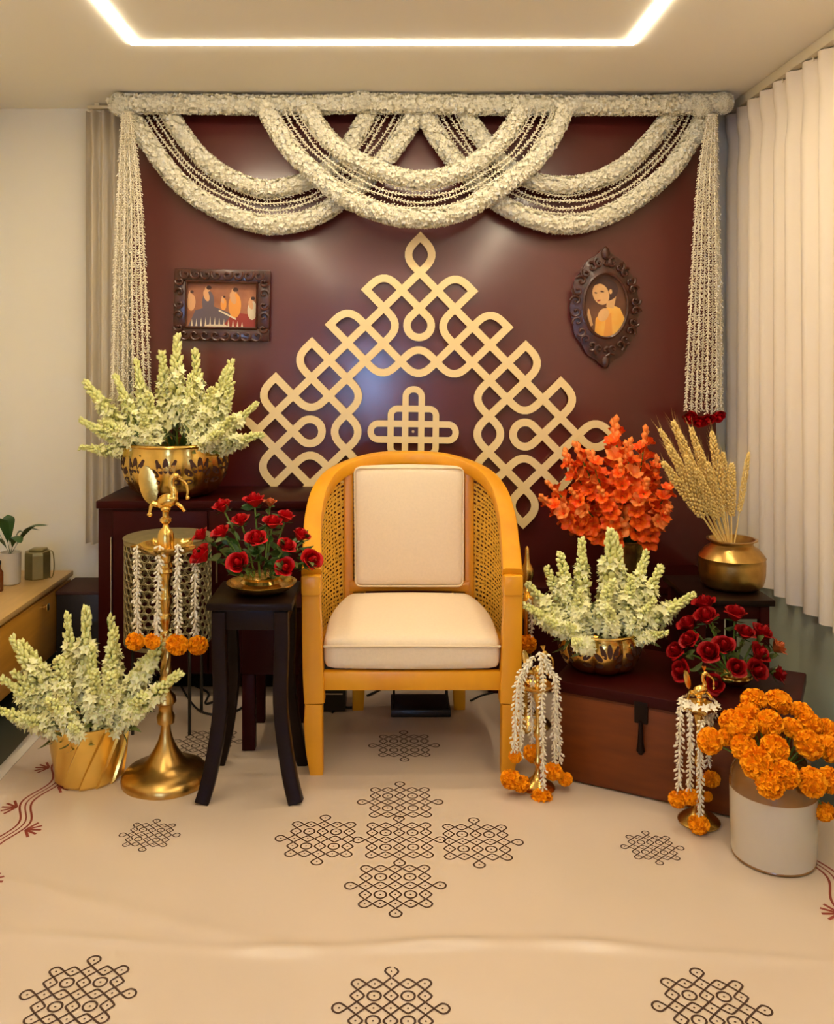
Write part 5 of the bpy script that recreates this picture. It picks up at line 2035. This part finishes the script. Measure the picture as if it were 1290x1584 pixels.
def ear_proto(seed):
    rg = random.Random(seed)
    st, gr, aw = MB(), MB(), MB()
    st.tube([(0, 0, 0), (0.01, 0, 0.4), (0.0, 0, 1.0)], [0.012, 0.010, 0.006], 6)
    g = bud_tmpl(0.34, 5)
    Ms, Ls, aM, aL = [], [], [], []
    n = 130
    for k in range(n):
        f = k / n
        z = 0.36 + 0.62 * f
        a = k * 2.4
        rad = 0.028 * math.sin(math.pi * min(1, 0.12 + f * 0.9)) ** 0.6
        d = Vector((math.cos(a), math.sin(a), 1.5)).normalized()
        Ms.append(basis(d, rg.random() * 6, rg.uniform(0.036, 0.052)))
        Ls.append((rad * math.cos(a), rad * math.sin(a), z))
        if k % 4 == 0:
            aM.append(basis((math.cos(a) * 0.35, math.sin(a) * 0.35, 1), 0, 1.0))
            aL.append(Ls[-1])
    gr.inst(g, Ms, Ls)
    awt = ([(-0.003, 0, 0), (0.003, 0, 0), (0, 0.003, 0), (0, 0, 0.16)], [(0, 1, 3), (1, 2, 3), (2, 0, 3)])
    aw.inst(awt, aM, aL)
    return st.mesh('stem', M_EAR), gr.mesh('grains', M_EAR, True, (0, 0, 0), 180), aw.mesh('awns', M_EAR, False)


EARS = [ear_proto(s) for s in (1, 2)]
for k, (px, py, Y, lab) in enumerate((
    (1021, 664, 3.18, 'straw ear reaching farthest left toward the orange flowers'),
    (1041, 652, 3.24, 'tallest straw ear at the left of the brass pot'),
    (1050, 668, 3.20, 'straw ear close right of the tallest one'),
    (1069, 662, 3.28, 'straw ear with a pale tip under the tassel roses'),
    (1080, 690, 3.22, 'straw ear in the middle of the sheaf'),
    (1101, 668, 3.30, 'straw ear rising right of the middle before the tassel'),
    (1026, 715, 3.14, 'lowest left straw ear lying along the orange flowers'),
    (1034, 690, 3.14, 'front straw ear at left between the lowest and the tallest'),
    (1060, 705, 3.14, 'thick front straw ear left of the middle'),
    (1118, 700, 3.30, 'straw ear before the curtain edge'),
    (1132, 716, 3.26, 'straw ear standing nearly upright above the pot mouth'),
    (1158, 700, 3.26, 'thin straw ear at the far right before the curtain'),
    (1095, 715, 3.16, 'front straw ear right of the middle'),
    (1078, 725, 3.12, 'short front straw ear in the middle of the sheaf'))):
    tip = at(px, py, Y)
    b = Vector((bp_.x + (tip.x - bp_.x) * 0.12, bp_.y + (tip.y - bp_.y) * 0.2, bp_.z + hb * 0.8))
    t = thing('straw_ear', lab, 'dried grass', b, 'straw ears in the brass pot')
    d = tip - b
    t.rotation_mode = 'QUATERNION'
    t.rotation_quaternion = qz(d, k)
    w = rnd.uniform(0.26, 0.34) if px != 1158 else 0.2
    for me, nm, kd in zip(EARS[k % 2], ('stem', 'grains', 'awns'), (None, 'stuff', 'stuff')):
        o = bpy.data.objects.new(nm, me)
        COL.objects.link(o)
        o.parent = t
        o.scale = (w, w, d.length)
        if kd:
            o['kind'] = kd

# ================================================================== orange gladioli in a brass vase
VY = 3.60
vc = at(970, 860, VY)
vc.z = 0.426
vs_ = VY / F
hv = zpx(832, VY) - vc.z
t = thing('brass_vase', 'brass vase of orange gladioli, half hidden behind the tuberoses', 'vase', vc)
part('body', MB().lathe([(r * vs_, f * hv) for r, f in ((24, 0), (27, 0.04), (30, 0.35), (34, 0.7), (35, 0.9), (38, 0.96), (38, 1.0), (33, 1.0), (31, 0.9), (26, 0.5))], vc, 44), M_BRASS, t)
part('foot_ring', MB().lathe([(27 * vs_, 0), (30 * vs_, 0.004), (27 * vs_, 0.012)], vc, 36, cap0=False, cap1=False), M_BRASS, t)


def glad_proto(seed):
    rg = random.Random(seed)
    st, fl, pale, bd = MB(), MB(), MB(), MB()
    st.tube([(0, 0, 0), (0, 0, 0.5), (0, 0, 1)], [0.018, 0.014, 0.006], 6)

    def bloom(mb, p, d, s):
        B = Matrix(basis(d, rg.random() * 6).tolist())
        for k in range(6):
            a = 2 * math.pi * k / 6 + rg.uniform(-.15, .15)
            ca, sa = math.cos(a), math.sin(a)
            vs, fs = [], []
            for j in range(5):
                v = j / 4
                r = 0.10 + 0.75 * v ** 1.4
                z = 0.85 * math.sin(v * 1.5)
                wd = 0.16 + 0.62 * math.sin(math.pi * min(1, v * 0.8 + 0.08))
                if j == 4:
                    wd *= 0.55
                for i in range(4):
                    u = i / 3 * 2 - 1
                    ruff = 0.10 * v * rg.uniform(-1, 1)
                    x, y = r + 0.05 * abs(u), u * wd / 2
                    vs.append((Vector(p) + B @ Vector((ca * x - sa * y, sa * x + ca * y, z + ruff - 0.12 * u * u * v)) * s)[:])
            for j in range(4):
                for i in range(3):
                    fs.append((j * 4 + i, j * 4 + i + 1, (j + 1) * 4 + i + 1, (j + 1) * 4 + i))
            mb.add(vs, fs)
    for k in range(11):
        f = k / 10
        z = 0.28 + 0.62 * f
        a = math.pi * (k % 2) + rg.uniform(-.7, .7) - 0.7
        d = Vector((math.cos(a), math.sin(a), 0.7 + 0.9 * f)).normalized()
        s = 0.165 * (1 - 0.5 * f)
        bloom(pale if k in (2, 7) else fl, (d.x * 0.03, d.y * 0.03, z), d, s)
    bM, bL = [], []
    for k in range(6):
        a = math.pi * (k % 2)
        bM.append(basis((math.cos(a) * 0.3, math.sin(a) * 0.3, 1), 0, 0.11))
        bL.append((0, 0, 0.82 + 0.03 * k))
    bd.inst(bud_tmpl(0.28, 5), bM, bL)
    return st.mesh('stem', M_STEM), fl.mesh('blooms', M_GLAD, True, (0, 0, 0), 180), pale.mesh('pale_blooms', M_GLAD_L, True, (0, 0, 0), 180), bd.mesh('buds', M_GLAD_L, True, (0, 0, 0), 180)


GL = [glad_proto(s) for s in (1, 2, 3)]
for k, (px, py, Y, lab) in enumerate((
    (951, 656, 3.62, 'tallest orange gladiolus with a green budded tip'),
    (998, 670, 3.60, 'orange gladiolus standing upright right of the tallest'),
    (972, 688, 3.52, 'orange gladiolus just right of the tallest, in front'),
    (893, 692, 3.58, 'orange gladiolus leaning left with a pink bud tip'),
    (876, 704, 3.62, 'orange gladiolus leaning left beside the gold lattice'),
    (840, 772, 3.54, 'orange gladiolus reaching farthest left above the spike lamp'),
    (850, 750, 3.60, 'orange gladiolus leaning far left above the lowest one'),
    (1040, 748, 3.52, 'orange gladiolus leaning right under the straw ears'),
    (1033, 786, 3.46, 'lowest orange gladiolus at the right of the vase'),
    (914, 704, 3.50, 'front orange gladiolus left of centre'),
    (1015, 712, 3.66, 'orange gladiolus behind the straw tips at right'),
    (960, 720, 3.44, 'front orange gladiolus in the centre of the vase'),
    (930, 760, 3.42, 'short front orange gladiolus above the tuberoses'),
    (1000, 745, 3.42, 'short front orange gladiolus right of centre'),
    (885, 760, 3.48, 'short orange gladiolus at the lower left of the vase'))):
    tip = at(px, py, Y)
    b = Vector((vc.x + (tip.x - vc.x) * 0.15, vc.y + (tip.y - vc.y) * 0.15, vc.z + hv * 0.72))
    t = thing('orange_gladiolus', lab, 'gladiolus', b, 'orange gladioli in the brass vase')
    d = tip - b
    t.rotation_mode = 'QUATERNION'
    t.rotation_quaternion = qz(d, rnd.random() * 6)
    w = max(0.36, d.length * 0.95)
    for me, nm, kd in zip(GL[k % 3], ('stem', 'blooms', 'pale_blooms', 'buds'), (None, 'stuff', 'stuff', 'stuff')):
        if len(me.polygons) == 0:
            continue
        o = bpy.data.objects.new(nm, me)
        COL.objects.link(o)
        o.parent = t
        o.scale = (w, w, d.length)
        if kd:
            o['kind'] = kd
gv = MB()
for k in range(16):
    a = k * 0.4
    gv.inst(LEAF, [basis((math.cos(a), math.sin(a), 0.4), rnd.random() * 6, 0.09)], [(vc.x + 0.05 * math.cos(a), vc.y + 0.05 * math.sin(a), vc.z + hv)])
part('greenery', gv, M_LEAF2, bpy.data.objects['brass_vase'], kind='stuff', angle=180)

# ================================================================== SMALL BRASS LAMPS
def small_lamp(cx, cy, top_px, dish_px, base_px, rbase, rdish, label, Y, bird=True, m=M_BRASS):
    z0 = 0.0055
    t = thing('small_oil_lamp', label, 'oil lamp', (cx, cy, z0))
    zd, zt = zpx(dish_px, Y), zpx(top_px, Y)
    h = zd - z0
    pr_ = [(1.0, 0), (1.02, 0.012), (0.98, 0.022), (0.80, 0.05), (0.5, 0.08), (0.30, 0.12), (0.18, 0.17), (0.16, 0.22), (0.26, 0.25), (0.26, 0.28), (0.15, 0.31), (0.14, 0.5), (0.24, 0.53),
           (0.24, 0.57), (0.14, 0.6), (0.13, 0.85), (0.22, 0.9), (0.3, 0.97)]
    part('foot', MB().lathe([(r * rbase, f * h) for r, f in pr_], (cx, cy, z0), 36), m, t)
    part('oil_dish', dish(cx, cy, zd + 0.012, rdish, 5, 0.022), m, t)
    if bird:
        s = (zt - zd) / 112.0
        part('finial_stem', MB().lathe([(0.010, 0.0), (0.011, 0.012), (0.006, 0.02), (0.009, 0.026), (0.006, 0.034), (0.006, 0.040)], (cx, cy, zd), 20), m, t)
        peacock(t, Vector((cx, cy, zd + 0.034)), s, m, flip=1, tail=0.5)
    else:
        hh = zt - zd
        part('finial_stem', MB().lathe([(0.016, 0), (0.012, hh * 0.15), (0.018, hh * 0.22), (0.011, hh * 0.30), (0.021, hh * 0.42), (0.026, hh * 0.52), (0.022, hh * 0.62), (0.011, hh * 0.72), (0.008, hh * 0.85), (0.007, hh * 0.97), (0.002, hh)],
                                        (cx, cy, zd), 24), m, t)
    return t


L1Y = 2.775
l1x = at(832, 1100, L1Y).x
small_lamp(l1x, L1Y, 988, 1066, 1218, 0.052, 0.046, 'small brass bird lamp with jasmine strands beside the right chair leg', L1Y)
s1 = L1Y / F
JG1 = 'jasmine strands on the small lamp by the chair'
for k, (pts, ms, lab) in enumerate((
    ([(822, 1020), (806, 1042), (800, 1062), (797, 1110), (795, 1158)], [(790, 1205, 15), (806, 1212, 13)], 'leftmost jasmine strand on the lamp by the chair, two low marigolds'),
    ([(826, 1015), (812, 1040), (806, 1065), (806, 1120), (803, 1165)], [(797, 1170, 10)], 'second jasmine strand from the left on the lamp by the chair'),
    ([(834, 1008), (840, 1050), (838, 1090), (840, 1150), (840, 1222)], [(838, 1236, 16)], 'longest jasmine strand down the front of the lamp by the chair'),
    ([(840, 1010), (850, 1040), (858, 1052), (858, 1110), (858, 1180)], [(855, 1193, 14)], 'jasmine strand right of the front one on the lamp by the chair'),
    ([(842, 1012), (854, 1040), (861, 1054), (863, 1120), (866, 1175)], [(874, 1205, 11)], 'rightmost jasmine strand on the lamp by the chair'),
    ([(828, 1030), (824, 1060), (822, 1100), (824, 1150)], [(825, 1165, 15)], 'short jasmine strand behind the front one, lamp by the chair'))):
    dy = (-0.05, -0.035, -0.062, -0.03, -0.02, 0.03)[k]
    path = catmull([at(x, y, L1Y + dy * min(1, i * 0.45)) for i, (x, y) in enumerate(pts)], 6)
    mm = []
    for (mx, my, mr) in ms:
        p = at(mx, my, L1Y + dy)
        mm.append((p.x, p.y, p.z, mr * s1))
    garland_string(path, mm, lab, '', JG1, 0.016, nb=4, seed=300 + k)

L2Y = 2.575
l2x = at(1081, 1150, L2Y).x
small_lamp(l2x, L2Y, 1022, 1098, 1270, 0.058, 0.048, 'small brass bird lamp with jasmine strands in front of the trunk latch', L2Y)
s2 = L2Y / F
JG2 = 'jasmine strands on the small lamp by the jar'
for k, (pts, ms, lab) in enumerate((
    ([(1060, 1084), (1053, 1092), (1052, 1120), (1051, 1180), (1049, 1222)], [(1049, 1236, 14)], 'leftmost jasmine strand on the lamp before the trunk'),
    ([(1068, 1084), (1066, 1098), (1068, 1150), (1067, 1222)], [(1068, 1232, 13)], 'second jasmine strand from the left on the lamp before the trunk'),
    ([(1098, 1096), (1092, 1112), (1084, 1125), (1083, 1180), (1083, 1262)], [(1081, 1275, 15)], 'longest jasmine strand at the front of the lamp before the trunk'),
    ([(1094, 1090), (1104, 1096), (1104, 1108), (1098, 1115), (1096, 1180)], [(1100, 1205, 13), (1094, 1232, 8)], 'right jasmine strand behind the big marigold, lamp before the trunk'))):
    dy = (-0.03, -0.045, -0.062, 0.02)[k]
    path = catmull([at(x, y, L2Y + dy * min(1, i * 0.5)) for i, (x, y) in enumerate(pts)], 6)
    mm = []
    for (mx, my, mr) in ms:
        p = at(mx, my, L2Y + dy)
        mm.append((p.x, p.y, p.z, mr * s2))
    garland_string(path, mm, lab, '', JG2, 0.016, nb=4, seed=330 + k)
# florets tucked round the dish of that lamp
fm_ = MB()
zd2 = zpx(1094, L2Y)
for k in range(12):
    a = k * 0.524
    fm_.inst(FL6, [basis((math.cos(a) * 0.6, math.sin(a) * 0.6, 0.7), k, 0.016)], [(l2x + 0.046 * math.cos(a), L2Y + 0.046 * math.sin(a), zd2 + 0.012)])
o = part('jasmine_wreath', fm_, M_WHITE, None, angle=180)
o['label'] = 'ring of white jasmine flowers on the dish of the lamp before the trunk'
o['category'] = 'wreath'
o['kind'] = 'stuff'

# third lamp, half hidden behind the chair
L3Y = 3.25
l3x = at(815, 950, L3Y).x
small_lamp(l3x, L3Y, 845, 932, 1100, 0.085, 0.05, 'brass spike-topped lamp half hidden behind the right chair arm', L3Y, bird=False)
for k, (pts, ms, lab) in enumerate((
    ([(800, 926), (799, 950), (799, 980), (798, 1020)], [], 'jasmine strand along the chair post on the spike-topped lamp'),
    ([(818, 926), (822, 945), (822, 965), (822, 980)], [(815, 996, 14)], 'jasmine strand with a marigold on the spike-topped lamp'))):
    path = catmull([at(x, y, L3Y - 0.055) for x, y in pts], 6)
    mm = [(*at(mx, my, L3Y - 0.06), mr * L3Y / F) for mx, my, mr in ms]
    garland_string(path, mm, lab, '', 'jasmine strands on the spike-topped lamp', 0.016, nb=3, seed=350 + k)

# ================================================================== CERAMIC JAR with marigolds
JY = 2.405
jc = at(1196, 1330, JY)
jc.z = 0.0055
js = JY / F
jh = 0.258
t = thing('ceramic_jar', 'cream ceramic jar with a brown glazed shoulder, full of marigolds', 'jar', jc)
wall_z = 0.178
part('body', MB().lathe([(0.100, 0), (0.1045, 0.004), (0.1065, 0.02), (0.109, 0.10), (0.110, wall_z)], jc, 56, cap1=False), M_CERAM, t)
part('glazed_shoulder', MB().lathe([(0.110, wall_z), (0.1095, 0.20), (0.104, 0.225), (0.094, 0.243), (0.090, 0.250), (0.092, jh), (0.082, jh), (0.080, 0.235), (0.04, 0.225)], jc, 56, cap0=False), M_GLAZE, t, label='brown glazed shoulder and rim')
part('foot_line', MB().lathe([(0.1046, 0.0), (0.1058, 0.003), (0.1046, 0.006)], jc, 56, cap0=False, cap1=False), M_GLAZE, t)
G = 'marigolds in the ceramic jar'
top = jc + Vector((0, 0, jh))
for (px, py, Y, r, lab) in (
    (1166, 1083, 2.50, 19, 'marigold at the top left of the jar'),
    (1204, 1086, 2.50, 20, 'topmost marigold of the jar, against the grey wall'),
    (1156, 1104, 2.46, 18, 'marigold just under the top left one'),
    (1131, 1116, 2.45, 18, 'marigold at the upper left shoulder of the heap'),
    (1149, 1124, 2.40, 20, 'large marigold at left, under the upper left shoulder'),
    (1190, 1118, 2.40, 19, 'marigold in the upper middle of the heap'),
    (1240, 1104, 2.48, 18, 'marigold at the upper right of the heap'),
    (1224, 1127, 2.42, 16, 'marigold right of the upper middle one'),
    (1253, 1120, 2.45, 18, 'marigold at the right behind the big round one'),
    (1280, 1132, 2.46, 19, 'marigold at the right edge, upper one'),
    (1123, 1140, 2.43, 13, 'small marigold next to the farthest left one'),
    (1098, 1146, 2.42, 19, 'marigold farthest left, touching the lamp strands'),
    (1150, 1156, 2.36, 18, 'marigold at left centre over the brown shoulder'),
    (1198, 1159, 2.35, 20, 'marigold in the middle of the heap above the dark gap'),
    (1251, 1152, 2.38, 21, 'big round marigold right of the dark gap'),
    (1281, 1158, 2.40, 19, 'marigold at the right edge, lower one'),
    (1171, 1181, 2.32, 22, 'largest front marigold, left of centre'),
    (1215, 1198, 2.30, 19, 'front marigold between two low ones'),
    (1191, 1213, 2.285, 19, 'lowest front marigold on the jar shoulder'),
    (1256, 1210, 2.30, 20, 'front right marigold showing its centre'),
    (1284, 1207, 2.33, 18, 'front marigold at the right edge beside the one showing its centre'),
    (1274, 1255, 2.34, 15, 'marigold hanging down right of the jar')):
    h_ = at(px, py, Y)
    out = Vector((h_.x - jc.x, h_.y - jc.y, 0.06))
    fac = (out.normalized() + Vector((0, -0.5, 0.4))).normalized()
    if py > 1250:
        fac = Vector((0.1, -0.3, -0.9))
    b = Vector((jc.x + (h_.x - jc.x) * 0.35, jc.y + (h_.y - jc.y) * 0.35, jc.z + jh - 0.02))
    marigold(h_, lab, G, r * js * 1.02, fac, b)

# ================================================================== black stand and cables under the chair
t = thing('black_stand', 'small black device on a black wire stand behind the chair legs', 'stand', (0.1, 3.42, 0))
q = on(651, 1112)
part('base_plate', MB().box(q.x - 0.11, q.x + 0.11, q.y, q.y + 0.16, 0.005, 0.032, 0.004), M_BLACK, t)
part('device', MB().box(q.x - 0.075, q.x + 0.055, q.y + 0.03, q.y + 0.14, 0.125, 0.185, 0.006), M_BLACK, t)
for sx in (-1, 1):
    for yy in (0.02, 0.14):
        part('rod', MB().tube([(q.x + sx * 0.10, q.y + yy, 0.03), (q.x + sx * 0.095, q.y + yy, 0.14)], 0.0035, 6), M_BLACK, t)
part('shelf', MB().box(q.x - 0.105, q.x + 0.105, q.y + 0.015, q.y + 0.15, 0.118, 0.125, 0.002), M_BLACK, t)
for k, (pts, lab) in enumerate((
    ([(275, 1052), (290, 1078), (310, 1100), (345, 1106), (372, 1096), (388, 1080)], 'black cable looping on the sheet behind the stool'),
    ([(300, 1060), (322, 1072), (318, 1088), (340, 1082), (365, 1072)], 'thin black cable curling above the loop behind the stool'),
    ([(518, 1060), (522, 1086), (535, 1094), (552, 1093)], 'black cable curling beside the left rear chair leg'),
    ([(515, 1072), (524, 1076), (526, 1090), (514, 1102)], 'short cable end hooked near the left front chair leg'),
    ([(568, 1076), (585, 1068), (600, 1060)], 'cable running up behind the chair, left of the stand'),
    ([(728, 1084), (745, 1076), (762, 1072)], 'cable running to the right behind the chair'))):
    P = [on(x, y, 0.008) for x, y in pts]
    P = [Vector((p.x, min(p.y, 3.86), p.z)) for p in P]
    o = part('cable', MB().tube(catmull(P, 6), 0.0042, 6), M_BLACK)
    o['label'] = lab
    o['category'] = 'cable'
    o['group'] = 'black cables on the floor'
